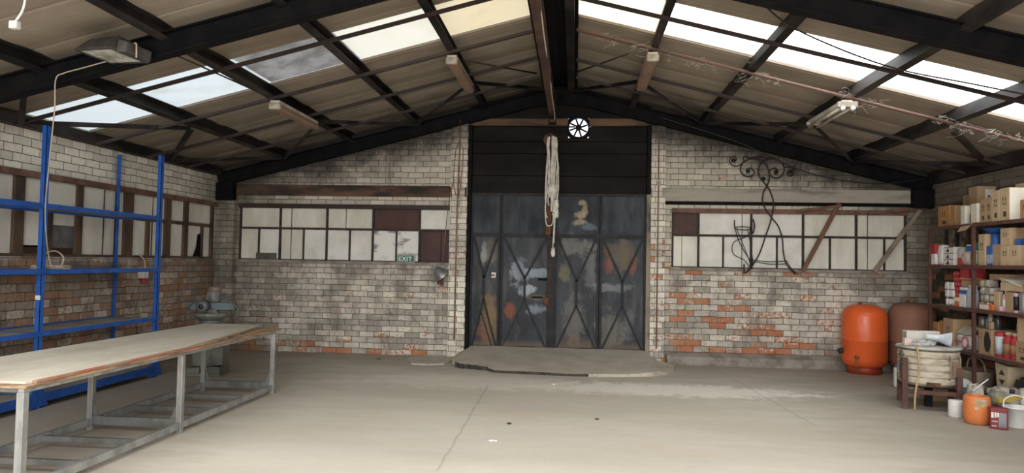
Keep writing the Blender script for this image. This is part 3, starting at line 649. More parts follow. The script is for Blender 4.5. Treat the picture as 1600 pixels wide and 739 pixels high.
c = MB(); c.tube(smooth([(1.55, 6.25, 3.92), (2.02, 6.72, 3.80), (2.95, 7.05, 3.55), (3.7, 7.0, 3.36), (4.4, 6.95, 3.20), (5.3, 6.9, 3.06)], 8), .008, 8); tag(c.build('loose_wire', m_oxide), 'loose dark wire sagging before the right skylight from the nearest rafter', 'wire')
# monorail under the ridge
mx = -.39
c = MB(); c.ibeam((mx, -1, 4.02), (mx, 11.5, 4.02), .17, .10, .014, .012)
mono = c.build('crane_rail', m_mono); tag(mono, 'rusty brown crane rail hanging below the roof ridge', 'crane rail')
for y in (.5, 6.1, 11.5):
    c = MB(); c.box(mx - .035, mx + .035, y - .02, y + .02, 4.10, 4.26); c.build('hanger', m_mono, mono)

# ================================================================== OBJECTS
# ---- common materials
m_galv = mat('galvanised_steel', (0.42, 0.43, 0.42), .45, .55, col2=(0.27, 0.28, 0.27), scale=7, stretch=(1, 1, .4))
m_galv_dark = mat('dull_steel', (0.20, 0.205, 0.195), .55, .4, col2=(0.13, 0.13, 0.125), scale=6)
m_blue = mat('blue_enamel', (0.022, 0.105, 0.42), .4, .0, col2=(0.018, 0.075, 0.30), scale=6, fine=.15)
m_shelfboard = mat('dusty_shelf', (0.36, 0.34, 0.30), .8, col2=(0.24, 0.22, 0.19), scale=3)
m_plytop = mat('dusty_plywood', (0.50, 0.455, 0.375), .8, col2=(0.40, 0.36, 0.295), scale=2.2, stretch=(1, .35, 1), bump=.2)
m_plyedge = mat('ply_edge', (0.36, 0.25, 0.15), .85, col2=(0.17, 0.10, 0.06), scale=9, stretch=(1, .3, 3))
m_rededge = mat('red_stained_edge', (0.33, 0.11, 0.07), .8, col2=(0.30, 0.21, 0.14), scale=7, stretch=(1, .5, 2))
m_card = mat('cardboard', (0.40, 0.275, 0.16), .85, col2=(0.34, 0.225, 0.125), scale=3, fine=.12)
m_card_light = mat('pale_cardboard', (0.52, 0.39, 0.245), .85, col2=(0.45, 0.325, 0.195), scale=3, fine=.12)
m_card_orange = mat('orange_cardboard', (0.40, 0.21, 0.085), .85, col2=(0.31, 0.155, 0.06), scale=3, fine=.15)
m_card_white = mat('white_carton', (0.70, 0.66, 0.57), .8, col2=(0.60, 0.55, 0.46), scale=2, fine=.1)
m_print = mat('dark_print', (0.07, 0.05, 0.04), .8)
m_white = mat('white_plastic', (0.68, 0.68, 0.66), .45, col2=(0.54, 0.54, 0.51), scale=4, fine=.12)
m_paper = mat('white_paper', (0.72, 0.71, 0.68), .8, col2=(0.60, 0.59, 0.56), scale=5, fine=.12)
m_red = mat('red_print', (0.42, 0.035, 0.04), .55, col2=(0.30, 0.025, 0.03), scale=6, fine=.12)
m_orange = mat('orange_print', (0.62, 0.18, 0.03), .55, col2=(0.48, 0.13, 0.02), scale=6, fine=.12)
m_bluep = mat('blue_plastic', (0.03, 0.12, 0.40), .4, col2=(0.02, 0.08, 0.27), scale=4, fine=.12)
m_teal = mat('teal_paint', (0.095, 0.13, 0.13), .55, .1, col2=(0.06, 0.08, 0.08), scale=8)
m_green = mat('green_carton', (0.05, 0.27, 0.18), .6, col2=(0.035, 0.19, 0.13), scale=5)
m_pink = mat('pink_plastic', (0.58, 0.36, 0.44), .5, col2=(0.48, 0.28, 0.36), scale=6)
m_tin = mat('tin_grey', (0.36, 0.36, 0.36), .4, .6, col2=(0.24, 0.24, 0.24), scale=7)
m_glass = mat('dusty_jar', (0.28, 0.26, 0.22), .3, col2=(0.16, 0.14, 0.11), scale=6)
m_kraft = mat('kraft_pack', (0.42, 0.34, 0.245), .85, col2=(0.30, 0.235, 0.165), scale=5)
m_cloudy = mat('cloudy_plastic_pack', (0.44, 0.41, 0.37), .45, col2=(0.30, 0.27, 0.235), scale=6)
m_dark = mat('black_plastic', (0.022, 0.022, 0.023), .5)
m_rust_shelf = mat('brown_shelf_paint', (0.125, 0.055, 0.042), .7, .1, col2=(0.075, 0.04, 0.032), scale=6)
m_board_shelf = mat('shelf_chipboard', (0.24, 0.165, 0.12), .85, col2=(0.15, 0.095, 0.07), scale=4)
m_rope = mat('white_rope', (0.66, 0.63, 0.57), .95, col2=(0.45, 0.42, 0.37), scale=14, bump=.6, bscale=90)
m_cable = mat('tan_cable', (0.48, 0.42, 0.32), .6, col2=(0.38, 0.33, 0.25), scale=8)
m_iron = mat('wrought_iron', (0.022, 0.02, 0.02), .55, .4, col2=(0.05, 0.035, 0.028), scale=14)
m_wood = mat('grey_timber', (0.30, 0.235, 0.175), .85, col2=(0.19, 0.145, 0.11), scale=6, stretch=(1, 1, .4))
m_wood_red = mat('red_brown_timber', (0.19, 0.095, 0.065), .85, col2=(0.12, 0.07, 0.05), scale=6)

# ---- work table
tb = thing('work_table', 'long low work table with dusty plywood top on a grey steel frame', 'table', (-3.95, 6.2, 0))
TX = (-.43, .42); TY = (1.95, -.02, -1.88); TH = .70
for ix, x in enumerate(TX):
    for y in TY:
        c = MB(); c.box(x - .025, x + .025, y - .025, y + .025, 0, TH); lg = c.build('leg', m_galv, tb, .003)
        if y > -1.8:
            s = -1 if x > 0 else 1
            c = MB(); c.prism([(x + s * .026, y - .004, .10), (x + s * .10, y - .004, .10), (x + s * .026, y - .004, .26)], (0, .008, 0)); c.build('gusset', m_galv_dark, lg)
        else:
            c = MB(); c.lathe([(.012, -.05), (.012, .05)], (x, y, .12), 10, 0, 'y'); c.build('bolt', m_tin, lg)
    c = MB(); c.box(x - .022, x + .022, TY[2] - .2, TY[0] + .02, .045, .105); c.build('bottom_rail', m_galv, tb, .003)
    c = MB(); c.box(x - .02, x + .02, TY[2] - .02, TY[0] + .03, TH, TH + .025); c.build('top_rail', m_galv, tb, .003)
for y in TY[:2]:
    c = MB(); c.box(TX[0] + .022, TX[1] - .022, y - .02, y + .02, .05, .13); c.build('cross_rail', m_galv_dark, tb, .003)
for y in (1.30, .63, -.63, -1.26):
    c = MB(); c.box(TX[0] + .022, TX[1] - .022, y - .018, y + .018, .05, .095); c.build('cross_rail', m_galv_dark, tb, .003)
for y in (1.95, .9, -.02, -.95, -1.88):
    c = MB(); c.box(TX[0], TX[1], y - .015, y + .015, TH + .002, TH + .024); c.build('top_cross_rail', m_galv_dark, tb)
c = MB(); c.prism([(-.62, -1.90, TH + .026), (.455, -1.90, TH + .026), (.455, 1.80, TH + .026), (.41, 2.2, TH + .026), (-.60, 2.2, TH + .026)], (0, 0, .018)); c.build('lower_board', m_plyedge, tb, .002)
c = MB(); up_ = [(-.65, -1.84, 0), (.40, -1.84, 0), (.43, -1.75, 0), (.435, -.15, 0), (.30, .75, 0), (.20, 1.75, 0), (.10, 2.28, 0), (.02, 2.33, 0), (-.64, 2.33, 0)]
c.prism([(x, y, TH + .045) for x, y, _ in up_], (0, 0, .018)); c.build('tabletop', m_plytop, tb, .002)
c = MB(); c.box(.415, .445, -1.80, .25, TH + .045, TH + .064); c.build('edging_strip', m_rededge, tb, .002)
c = MB(); c.prism([(.17, 1.9, TH + .045), (.20, 1.9, TH + .045), (.36, .95, TH + .045), (.32, .95, TH + .045)], (0, 0, .016)); c.prism([(.34, .80, TH + .045), (.40, .80, TH + .045), (.44, .25, TH + .045), (.40, .25, TH + .045)], (0, 0, .017)); c.build('splintered_edging', m_plyedge, tb)

# ---- blue shelving against the left wall
bs = thing('shelving_rack', 'tall blue steel shelving rack with empty boards against the left wall', 'shelf', (-5.50, 6.90, 0))
SZ = [.14, .78, 1.42, 2.105]; SY = [2.06, 0.0, -2.10]; SD = -.57
def upright(x, y, sx):
    c = MB(); w = .052
    c.box(x - w / 2, x + w / 2, y - .025, y - .020, 0, 2.93); c.box(min(x + sx * w / 2, x + sx * (w / 2 - .005)), max(x + sx * w / 2, x + sx * (w / 2 - .005)), y - .025, y + .03, 0, 2.93)
    c.box(x - w / 2, x + w / 2, y - .02, y + .03, 2.925, 2.93)
    return c.build('upright', m_blue, bs)
for y in SY:
    u = upright(0, y, 1); upright(SD, y, -1)
    c = MB(); c.prism([(.028, y - .03, .02), (.028, y - .15, .02), (.028, y - .15, .09), (.028, y - .05, .24), (.028, y - .03, .24)], (.004, 0, 0)); c.prism([(.028, y + .03, .02), (.028, y + .14, .02), (.028, y + .05, .24), (.028, y + .03, .24)], (.004, 0, 0)); c.build('gusset', m_blue, u)
for a, b in ((SY[1], SY[0]), (SY[2], SY[1])):
    for z in SZ:
        hgt = .036 if z > .2 else .08
        c = MB(); c.box(SD + .03, .02, a + .03, b - .03, z - .012, z); sh = c.build('shelf_board', m_shelfboard, bs)
        c = MB(); c.box(.022, .034, a + .01, b - .01, z - hgt, z + .012); c.box(SD - .012, SD, a + .01, b - .01, z - hgt, z + .012)
        for yy in (a + .02, b - .026): c.box(SD, .022, yy, yy + .006, z - hgt, z)
        c.build('shelf_beam', m_blue, sh)
c = MB(); c.box(-.028, .028, -.027, -.0255, 1.12, 1.165); c.build('tape', m_white, bs)

# ---- old bench machine behind the table
mc = thing('bench_grinder_machine', 'old grey-green floor machine with motor, in the corner behind the table', 'machine', (-4.93, 9.32, 0), R(12))
mg = mat('machine_green_grey', (0.19, 0.195, 0.165), .6, .2, col2=(0.10, 0.10, 0.085), scale=5); mg2 = mat('machine_grey', (0.13, 0.135, 0.135), .5, .2, col2=(0.075, 0.08, 0.078), scale=6)
c = MB(); c.box(-.23, .20, -.22, .22, 0, .04); c.box(-.23, -.06, -.22, .22, .04, .12); c.box(-.02, .20, -.24, .22, .04, .13); c.build('base_plate', mg, mc, .006)
c = MB(); c.box(-.17, .15, -.18, .18, .13, .37); c.box(.08, .24, -.24, .10, .15, .39); c.build('pedestal', mg, mc, .01)
c = MB(); c.lathe([(.15, .37), (.15, .52), (.13, .55), (.13, .70), (.16, .73)], (0, 0, 0), 24); c.build('column', mg2, mc)
c = MB(); c.lathe([(.10, .71), (.20, .78), (.215, .80), (.215, .825), (.12, .835)], (0, 0, 0), 28); c.build('bowl', mg, mc)
c = MB(); c.section((-.30, .02, .92), (.32, .02, .92), [(-.05, -.055), (.05, -.055), (.05, .055), (-.05, .055)]); c.build('arm', m_teal, mc, .012)
c = MB(); c.lathe([(.05, -.24), (.075, -.22), (.075, -.10), (.06, -.09), (.06, .02)], (-.06, 0, .93), 20, 0, 'y'); c.lathe([(.035, -.245), (.035, -.236)], (-.06, 0, .93), 16, 1, 'y'); c.prism([(-.16, -.03, .835), (.10, -.03, .835), (.04, -.03, .9), (-.06, -.03, .9)], (0, .08, 0)); c.build('spindle_head', [mg2, m_dark], mc)
c = MB(); c.lathe([(.08, .97), (.085, 1.0), (.085, 1.12), (.075, 1.13)], (.03, .03, 0), 22)
for k in range(10): a = k * math.pi / 5; c.box(.03 + .085 * math.cos(a) - .006, .03 + .085 * math.cos(a) + .006, .03 + .085 * math.sin(a) - .006, .03 + .085 * math.sin(a) + .006, 1.0, 1.12)
c.build('motor', mg2, mc)
c = MB(); c.lathe([(.088, 1.125), (.092, 1.14), (.09, 1.17), (.06, 1.19), (0, 1.195)], (.03, .03, 0), 22); c.build('motor_cap', mat('faded_brown_cap', (.20, .14, .11), .6), mc)
c = MB(); c.tube(smooth([(.10, -.02, 1.05), (.24, -.05, 1.0), (.36, -.06, .90), (.36, -.04, .78), (.30, 0, .70)]), .009); c.build('cable', mg2, mc)
c = MB(); c.tube(smooth([(-.10, -.1, 1.0), (-.24, -.1, .95), (-.30, -.06, .80), (-.34, -.02, .72), (-.45, 0, .66)]), .008); c.build('cable', mg2, mc)

# ---- pressure tanks
def tank(name, label, x, y, r, h, m, foot, valve):
    t = thing(name, label, 'tank', (x, y, 0), 0)
    c = MB(); z0 = .10
    prof = [(r * .72, z0 + .0), (r * .93, z0 + .035), (r, z0 + .12), (r, z0 + .40), (r * 1.004, z0 + .402), (r * 1.004, z0 + .418), (r, z0 + .42), (r, h - .20), (r * .97, h - .14), (r * .86, h - .075), (r * .62, h - .025), (r * .3, h - .006), (0, h)]
    c.lathe(prof, (0, 0, 0), 48); c.build('tank_body', m, t)
    c = MB(); c.lathe([(r * .75, 0), (r * .75, z0 + .03)], (0, 0, 0), 40); c.build('base_ring', foot, t)
    c = MB(); c.lathe([(.03, h - .02), (.03, h + .015), (.018, h + .018), (.018, h + .03)], (-.05, .03, 0), 14); c.build('top_plug', foot, t)
    return t
m_tank1 = mat('orange_red_enamel', (0.74, 0.125, 0.03), .28, 0, col2=(0.64, 0.10, 0.025), scale=1.6, fine=.1)
m_tank2 = mat('dusty_red_tank', (0.30, 0.135, 0.085), .75, 0, col2=(0.24, 0.125, 0.085), scale=2.2, fine=.2)
m_tankfoot = mat('tank_foot_red', (0.33, 0.05, 0.02), .5)
t1 = tank('pressure_tank', 'bright orange-red pressure tank with domed top by the back wall', 4.45, 11.40, .325, 1.055, m_tank1, m_tankfoot, True)
c = MB(); c.tube([(-.22, -.28, .26), (-.235, -.30, .26), (-.235, -.30, .02)], .008, 8); c.lathe([(.022, -.32), (.022, -.25)], (-.22, 0, .27), 10, 0, 'y'); c.build('drain_cock', mat('brass_dull', (.35, .22, .1), .5, .5), t1)
c = MB(); c.tube([(-.38, .0, .32), (-.30, 0, .34)], .04, 10); c.build('side_valve', m_dark, t1)
tank('pressure_tank', 'dull dusty brown-red pressure tank standing in the corner behind the shelves', 5.15, 11.40, .33, 1.09, m_tank2, mat('tank_foot_dull', (.14, .05, .035), .7), False)
c = MB(); c.tube(smooth([(4.60, 10.62, .02), (4.62, 10.60, .20), (4.70, 10.52, .40), (4.86, 10.40, .52), (5.0, 10.3, .55)], 8), .018, 10)
tag(c.build('hose', mat('black_hose', (.05, .045, .04), .6)), 'stiff dark hose arching up from floor between orange tank and shelves', 'hose')

# ---- kiln on its stand
st = thing('kiln_stand', 'brown angle iron stand on four legs carrying the round kiln', 'stand', (4.15, 8.78, 0), R(-18))
for x in (-.27, .27):
    for y in (-.27, .27):
        c = MB(); zt_ = (.58 if x < 0 else .50) if y < 0 else .45
        c.box(x - .03, x + .03, y - .03, y + .03, 0, zt_); c.build('leg', m_rust_shelf, st, .003)
for a, b in (((-.24, -.27), (.24, -.27)), ((-.24, .27), (.24, .27)), ((-.27, -.24), (-.27, .24)), ((.27, -.24), (.27, .24))):
    c = MB(); c.bar((a[0], a[1], .20), (b[0], b[1], .20), .03, .05); c.build('rail', m_rust_shelf, st, .003)
c = MB(); c.box(-.04, .04, -.04, .04, 0, .235); c.build('shadow_post', m_steel_black, st)  # added dark post, deepens the shadow under the kiln
c = MB(); c.box(-.26, .26, -.03, .03, .225, .255); c.build('cross_rail', m_rust_shelf, st)
kl = thing('pottery_kiln', 'round cream firebrick kiln with steel bands on the brown iron stand', 'kiln', (4.15, 8.78, 0), R(-18))
m_kiln = mat('stained_firebrick', (0.56, 0.50, 0.39), .9, col2=(0.30, 0.255, 0.19), scale=5, var=(.45, .7), stretch=(1, 1, 2.5), bump=.5)
m_kdark = mat('kiln_metal', (0.10, 0.09, 0.075), .6, .4, col2=(.2, .17, .13), scale=10)
prof = [(.27, .262)]
for k in range(5):
    z = .30 + k * .074; prof += [(.32, z), (.326, z + .006), (.318, z + .035), (.322, z + .064), (.31, z + .070)]
c = MB(); c.lathe(prof + [(.30, .672)], (0, 0, 0), 20, 0); c.build('kiln_body', m_kiln, kl)
c = MB(); c.lathe([(.25, .26), (.28, .262), (.28, .285), (.25, .29)], (0, 0, 0), 20); c.build('floor_plate', m_kdark, kl)
c = MB(); c.lathe([(.318, .668), (.337, .670), (.337, .682), (.318, .684)], (0, 0, 0), 20); c.build('lid_rim', m_kdark, kl)
c = MB(); c.lathe([(.325, .684), (.345, .686), (.345, .702), (.33, .71), (0, .712)], (0, 0, 0), 20); c.build('lid', mat('kiln_lid', (.46, .44, .40), .8, col2=(.25, .23, .2), scale=4), kl)
for z in (.372, .446, .52, .594):
    c = MB(); c.lathe([(.322, z - .004), (.328, z - .003), (.328, z + .003), (.322, z + .004)], (0, 0, 0), 20); c.build('band', m_tin, kl)
c = MB(); a0 = R(-48)
for da in (-.05, .05):
    ca, sa = math.cos(a0 + da * 4), math.sin(a0 + da * 4)
    c.tube([(.335 * ca, .335 * sa, .36), (.36 * ca, .36 * sa, .38), (.36 * ca, .36 * sa, .60), (.335 * ca, .335 * sa, .63)], .008, 6)
ca, sa = math.cos(a0), math.sin(a0); c.bar((.35 * ca, .35 * sa, .40), (.35 * ca, .35 * sa, .56), .06, .05, (ca, sa, 0)); c.build('control_box', mat('kiln_brown_box', (.28, .2, .14), .7), kl)
c = MB(); a0 = R(-150)
for k in range(7):
    z = .34 + .045 * k; ca, sa = math.cos(a0), math.sin(a0); c.bar((.325 * ca, .325 * sa, z), (.36 * ca, .36 * sa, z), .05, .018)
c.bar((.35 * ca, .35 * sa, .32), (.35 * ca, .35 * sa, .66), .012, .03, (ca, sa, 0)); c.build('hinge_strap', m_kdark, kl)
c = MB(); c.bar((-.06, -.325, .30), (.08, -.325, .30), .02, .045); c.build('vent_plate', m_rust, kl)
c = MB(); c.tube(smooth([(3.955, 8.62, .723), (3.905, 8.52, .715), (3.90, 8.475, .62), (3.905, 8.47, .45), (3.87, 8.46, .28), (3.85, 8.45, .16), (3.85, 8.46, .015)], 8), .0105, 8)
tag(c.build('tan_hose', mat('tan_rubber', (.50, .33, .16), .6)), 'tan rubber hose hanging from kiln lid to the floor', 'hose')
c = MB()
for k in range(4): c.box(-.185 + k * .094, -.185 + k * .094 + .09, -.07, .07, .0, .15)
c.box(-.185, .18, -.065, .065, .004, .145)
o = c.build('foam_block', mat('white_foam', (.62, .60, .53), .9, col2=(.52, .50, .43), scale=3), None, .006); o.location = (4.16, 8.98, .712); o.rotation_euler = (0, 0, R(-4)); tag(o, 'grooved off-white block standing at the back of the kiln lid', 'block')
c = MB(); c.lathe([(.03, -.17), (.033, -.06), (.04, -.04), (.085, .08), (.09, .085), (.082, .085), (.03, -.03), (0, -.03)], (0, 0, 0), 24, 0, 'x'); 
o = c.build('plastic_funnel', mat('bluish_white_plastic', (.62, .68, .74), .4)); o.location = (4.26, 8.68, .803); o.rotation_euler = (0, R(6), R(-20)); tag(o, 'bluish white plastic funnel lying on the kiln lid', 'funnel')
c = MB(); c.lump(-.12, .12, -.08, .08, 0, .06, 6, .016, 5, 0, .4); o = c.build('crumpled_bag', mat('grey_white_film', (.60, .61, .60), .5)); o.location = (4.06, 8.72, .712); tag(o, 'crumpled whitish plastic bag on the kiln lid beside the funnel', 'bag')
c = MB(); c.bar((-.09, 0, .012), (.08, 0, .018), .03, .014); c.lathe([(.05, 0), (.06, .01), (.06, .03)], (.12, 0, 0), 16); o = c.build('scoop', m_dark); o.location = (4.20, 8.83, .735 - .022); tag(o, 'small black scoop on the kiln lid', 'scoop')
c = MB(); c.box(-.045, .045, -.03, .03, 0, .085); o = c.build('small_box', mat('white_red_box', (.62, .54, .52), .6, col2=(.55, .25, .22), scale=14), None, .004); o.location = (3.90, 8.74, .712); tag(o, 'small white and pinkish box at the near left edge of the kiln lid', 'box')

# ---- things on the floor by the shelves
def bucket(name, label, x, y, r0, r1, h, m, cat='bucket', handle=None, rim=True, group=None):
    t = thing(name, label, cat, (x, y, 0), 0, group)
    c = MB(); p = [(r0 * .96, 0), (r0, .006), (r1, h)] + ([(r1 * 1.06, h), (r1 * 1.06, h - .018 + .018), (r1 * 1.05, h + .008), (r1 * .97, h + .008)] if rim else [(r1 * .97, h)]) + [(r0 * .93, .02), (0, .018)]
    c.lathe(p, (0, 0, 0), 32); c.build('bucket_body', m, t)
    if handle:
        c = MB(); c.tube(smooth([(-r1 * 1.03, 0, h - .02), (-r1 * .9, handle[0], h + .08 * handle[1]), (0, handle[0] * 1.3, h + .13 * handle[1]), (r1 * .9, handle[0], h + .08 * handle[1]), (r1 * 1.03, 0, h - .02)], 8), .007, 8); c.build('handle', m_white, t)
    return t
t = thing('clay_pot', 'big scratched orange drum with open top on the floor', 'drum', (4.222, 7.91, 0), R(-8))
c = MB(); c.lathe([(.095, 0), (.113, .012), (.126, .09), (.128, .20), (.124, .265), (.112, .288), (.093, .292), (.078, .288), (.086, .26), (.108, .06), (0, .05)], (0, 0, 0), 36)
c.build('drum_body', mat('orange_plastic', (.62, .19, .055), .5, col2=(.46, .14, .045), scale=3.2, var=(.45, .7)), t)
c = MB()
for k in range(6):
    a = R(-118 + k * 9); b = R(-118 + k * 9 + 9); c.add([(.1305 * math.cos(a), .1305 * math.sin(a), .165 + .01 * k), (.1305 * math.cos(b), .1305 * math.sin(b), .155 + .01 * k), (.127 * math.cos(b), .127 * math.sin(b), .268), (.127 * math.cos(a), .127 * math.sin(a), .268)], [(0, 1, 2, 3)])
c.build('torn_label', mat('torn_label', (.50, .45, .38), .7, col2=(.40, .25, .10), scale=9), t)
t.name = 'plastic_drum'
t = thing('paint_tin', 'dark red and grey square paint tin on the floor before the drum', 'tin', (4.315, 7.69, 0), R(-24))
m_tinred = mat('dark_red_tin', (.21, .025, .035), .45, col2=(.15, .02, .028), scale=5)
c = MB(); c.box(-.095, .095, -.07, .07, 0, .245); c.build('tin_body', m_tinred, t, .012)
c = MB(); c.box(-.099, .099, -.074, .074, .235, .252); c.build('rim', m_tinred, t, .004)
c = MB(); c.box(-.005, .075, -.0725, -.071, .03, .20); c.build('grey_panel', mat('grey_label', (.24, .245, .27), .6), t)
c = MB()
for i, (x0, x1) in enumerate(((-.085, -.06), (-.05, -.03), (-.022, -.004))): c.box(x0, x1, -.0735, -.071, .135 + .006 * i, .20); 
c.box(-.08, -.015, -.0735, -.071, .09, .098); c.box(-.08, -.03, -.0735, -.071, .035, .043); c.build('lettering', m_paper, t)
t.scale = (.80, .80, .84)
bucket('paint_bucket', 'white plastic bucket on the floor right of the red tin, handle up', 4.555, 7.80, .098, .122, .20, m_white, handle=(.02, .9))
c = MB(); c.lathe([(.07, 0), (.075, .01), (.075, .17), (.07, .18), (.0, .18)], (0, 0, 0), 20); o = c.build('white_canister', m_white); o.location = (4.17, 8.22, 0); tag(o, 'white canister on the floor behind the left side of the orange drum', 'canister')
def bottle(name, label, x, y, z, r, h, m, capm, cat='bottle', neck=.35, group=None, lab=None):
    t = thing(name, label, cat, (x, y, z), random.uniform(0, 6), group)
    c = MB(); c.lathe([(r * .95, 0), (r, h * .02), (r, h * .66), (r * .9, h * .74), (r * neck, h * .84), (r * neck, h * .9)], (0, 0, 0), 20); c.build('bottle_body', m, t)
    c = MB(); c.lathe([(r * neck * 1.15, h * .88), (r * neck * 1.15, h), (0, h)], (0, 0, 0), 16); c.build('cap', capm, t)
    if lab:
        c = MB(); c.lathe([(r * 1.012, h * .15), (r * 1.012, h * .55)], (0, 0, 0), 20); c.build('label', lab, t)
    return t
def can(name, label, x, y, z, r, h, m, cat='can', lab=None, lid=True, group=None):
    t = thing(name, label, cat, (x, y, z), random.uniform(0, 6), group)
    c = MB(); c.lathe([(r * .98, 0), (r, .004), (r, h - .006), (r * .97, h - .004), (r * .97, h)] + ([(r * .9, h - .004), (0, h - .004)] if lid else [(r * .9, h), (r * .9, .02), (0, .02)]), (0, 0, 0), 24); c.build('can_body', m, t)
    if lab:
        c = MB(); c.lathe([(r * 1.01, h * .12), (r * 1.01, h * .82)], (0, 0, 0), 24); c.build('label', lab, t)
    return t
bottle('plastic_bottle', 'clear greyish bottle with dark cap standing behind the white bucket', 4.66, 8.06, 0, .06, .34, m_cloudy, m_dark)
can('glass_jar', 'big pale jar with white lid beside the dark-capped bottle', 4.82, 8.06, 0, .075, .35, m_cloudy, 'jar', m_white)
can('paint_tin', 'blue paint tin on the floor behind the orange drum', 4.50, 8.62, 0, .085, .25, mat('blue_tin', (.06, .16, .25), .5, col2=(.12, .13, .13), scale=5), 'tin')
bottle('plastic_bottle', 'purple-blue capped bottle on the floor left behind the orange drum', 4.46, 8.36, 0, .05, .30, m_cloudy, mat('violet_cap', (.09, .07, .22), .5))
c = MB(); c.tube([(0, 0, 0), (.17, .02, .13)], .007, 8); o = c.build('white_stick', m_white); o.location = (4.30, 8.13, .30); tag(o, 'thin white stick poking up behind the orange drum', 'stick')
c = MB(); c.lump(-.07, .07, -.06, .06, 0, .36, 6, .02, 15, 0, .5); o = c.build('plastic_bag', m_cloudy); o.location = (4.36, 8.20, 0); tag(o, 'whitish plastic bag on the floor behind the orange drum', 'bag')
c = MB(); c.lump(-.14, .14, -.10, .10, 0, .20, 6, .02, 8, 0, .5); o = c.build('grey_sack', mat('sack_grey', (.38, .35, .29), .85, col2=(.25, .22, .17), scale=5)); o.location = (4.78, 8.42, .10); tag(o, 'greyish filled sack behind the bottle, under the lowest shelf', 'sack')
c = MB(); c.box(-.20, .20, -.12, .12, 0, .10); o = c.build('flat_carton', m_card, None, .004); o.location = (4.78, 8.42, 0); tag(o, 'flat brown carton on the floor under the grey sack', 'carton')
c = MB(); c.bar((-.12, 0, .21), (.12, .02, .25), .06, .04); o = c.build('yellow_brush', mat('yellow_handle', (.50, .36, .06), .6)); o.location = (4.56, 7.93, .0); o.location.z = .03; tag(o, 'yellow handle lying across behind the red tin', 'tool')
t = thing('jerrycan', 'white jerrycan on the floor left of the kiln stand', 'jerrycan', (4.42, 10.1, 0), R(-20))
c = MB(); c.box(-.09, .09, -.08, .08, 0, .27); c.build('can_body', m_white, t, .025)
c = MB(); c.lathe([(.025, .265), (.025, .30), (0, .30)], (-.05, 0, 0), 14); c.build('cap', m_bluep, t)
c = MB(); c.box(-.03, .075, -.014, .014, .27, .30); c.build('handle', m_white, t, .008)
c = MB(); c.box(-.075, .075, -.07, .07, 0, .46); o = c.build('red_canister', mat('dark_red_metal', (.33, .03, .028), .5, col2=(.22, .025, .022), scale=5), None, .02); o.location = (4.62, 10.36, 0); tag(o, 'red canister standing behind the white jerrycan', 'canister')
bucket('white_pail', 'small white pail with blue handle line between jerrycan and kiln stand', 4.36, 9.72, .08, .095, .16, m_white)

c = MB(); c.box(-.2, .2, -.12, .12, 0, .17); o = c.build('carton', m_card, None, .004); o.location = (4.52, 9.25, 0); tag(o, 'brown carton on the floor behind the kiln stand', 'carton')
# ---- wall things
t = thing('exhaust_fan', 'round exhaust fan with daylight behind it above the gate', 'fan', (FX, YB - .02, FZ))
c = MB(); n = 40
v = []; f_ = []
hs = .178
for k in range(n):
    a = 2 * math.pi * k / n + math.pi / 4; ca, sa = math.cos(a), math.sin(a); q = hs / max(abs(ca), abs(sa))
    q = min(q, hs * 1.22)
    v += [(FR * ca * .96, -.02, FR * sa * .96), (q * ca, -.02, q * sa), (FR * ca * .96, .06, FR * sa * .96), (q * ca, .06, q * sa)]
for k in range(n):
    a, b = 4 * k, 4 * ((k + 1) % n); f_ += [(a, a + 1, b + 1, b), (a + 2, b + 2, b + 3, a + 3), (a, b, b + 2, a + 2), (a + 1, a + 3, b + 3, b + 1)]
c.add(v, f_); c.build('fan_housing', m_steel_black, t)
c = MB(); c.lathe([(0, -.03), (.045, -.03), (.05, -.02), (.05, .03), (0, .03)], (0, 0, 0), 24, 0, 'y'); c.build('hub', m_steel_black, t)
for k in range(8):
    a = 2 * math.pi * k / 8 + .2; c = MB()
    p0 = Vector((.045 * math.cos(a), .0, .045 * math.sin(a))); p1 = Vector((.152 * math.cos(a + .1), .012, .152 * math.sin(a + .1)))
    c.bar(p0, p1, .028, .006, (.35 * math.sin(a), -1, -.35 * math.cos(a))); c.build('blade', m_steel_black, t)

t = thing('exit_sign', 'small green EXIT sign on the ledge below the boarded window', 'sign', (-2.83, YB - .045, 1.565))
c = MB(); c.box(-.15, .15, 0, .03, -.002, .135); c.build('sign_housing', mat('sign_grey', (.42, .42, .38), .6), t, .004)
c = MB(); c.box(-.135, .135, -.004, -.0005, .005, .105); c.build('sign_panel', mat('sign_green', (.012, .13, .085), .4, col2=(.01, .10, .065), scale=3, fine=.05), t)
fc = bpy.data.curves.new('lettering', 'FONT'); fc.body = 'EXIT'; fc.size = .105; fc.extrude = .001; fc.align_x = 'CENTER'; fc.offset = .0022; fc.space_character = 1.08
fo = bpy.data.objects.new('lettering_tmp', fc); COL.objects.link(fo)
bpy.context.view_layer.update()
me = bpy.data.meshes.new_from_object(fo.evaluated_get(bpy.context.evaluated_depsgraph_get())); bpy.data.objects.remove(fo)
me.materials.clear(); me.materials.append(mat('sign_white', (.80, .84, .80), .5, fine=.02)); me.name = 'lettering'
lo = bpy.data.objects.new('lettering', me); COL.objects.link(lo); lo.parent = t; lo.location = (-.01, -.006, .018); lo.rotation_euler = (R(90), 0, 0)

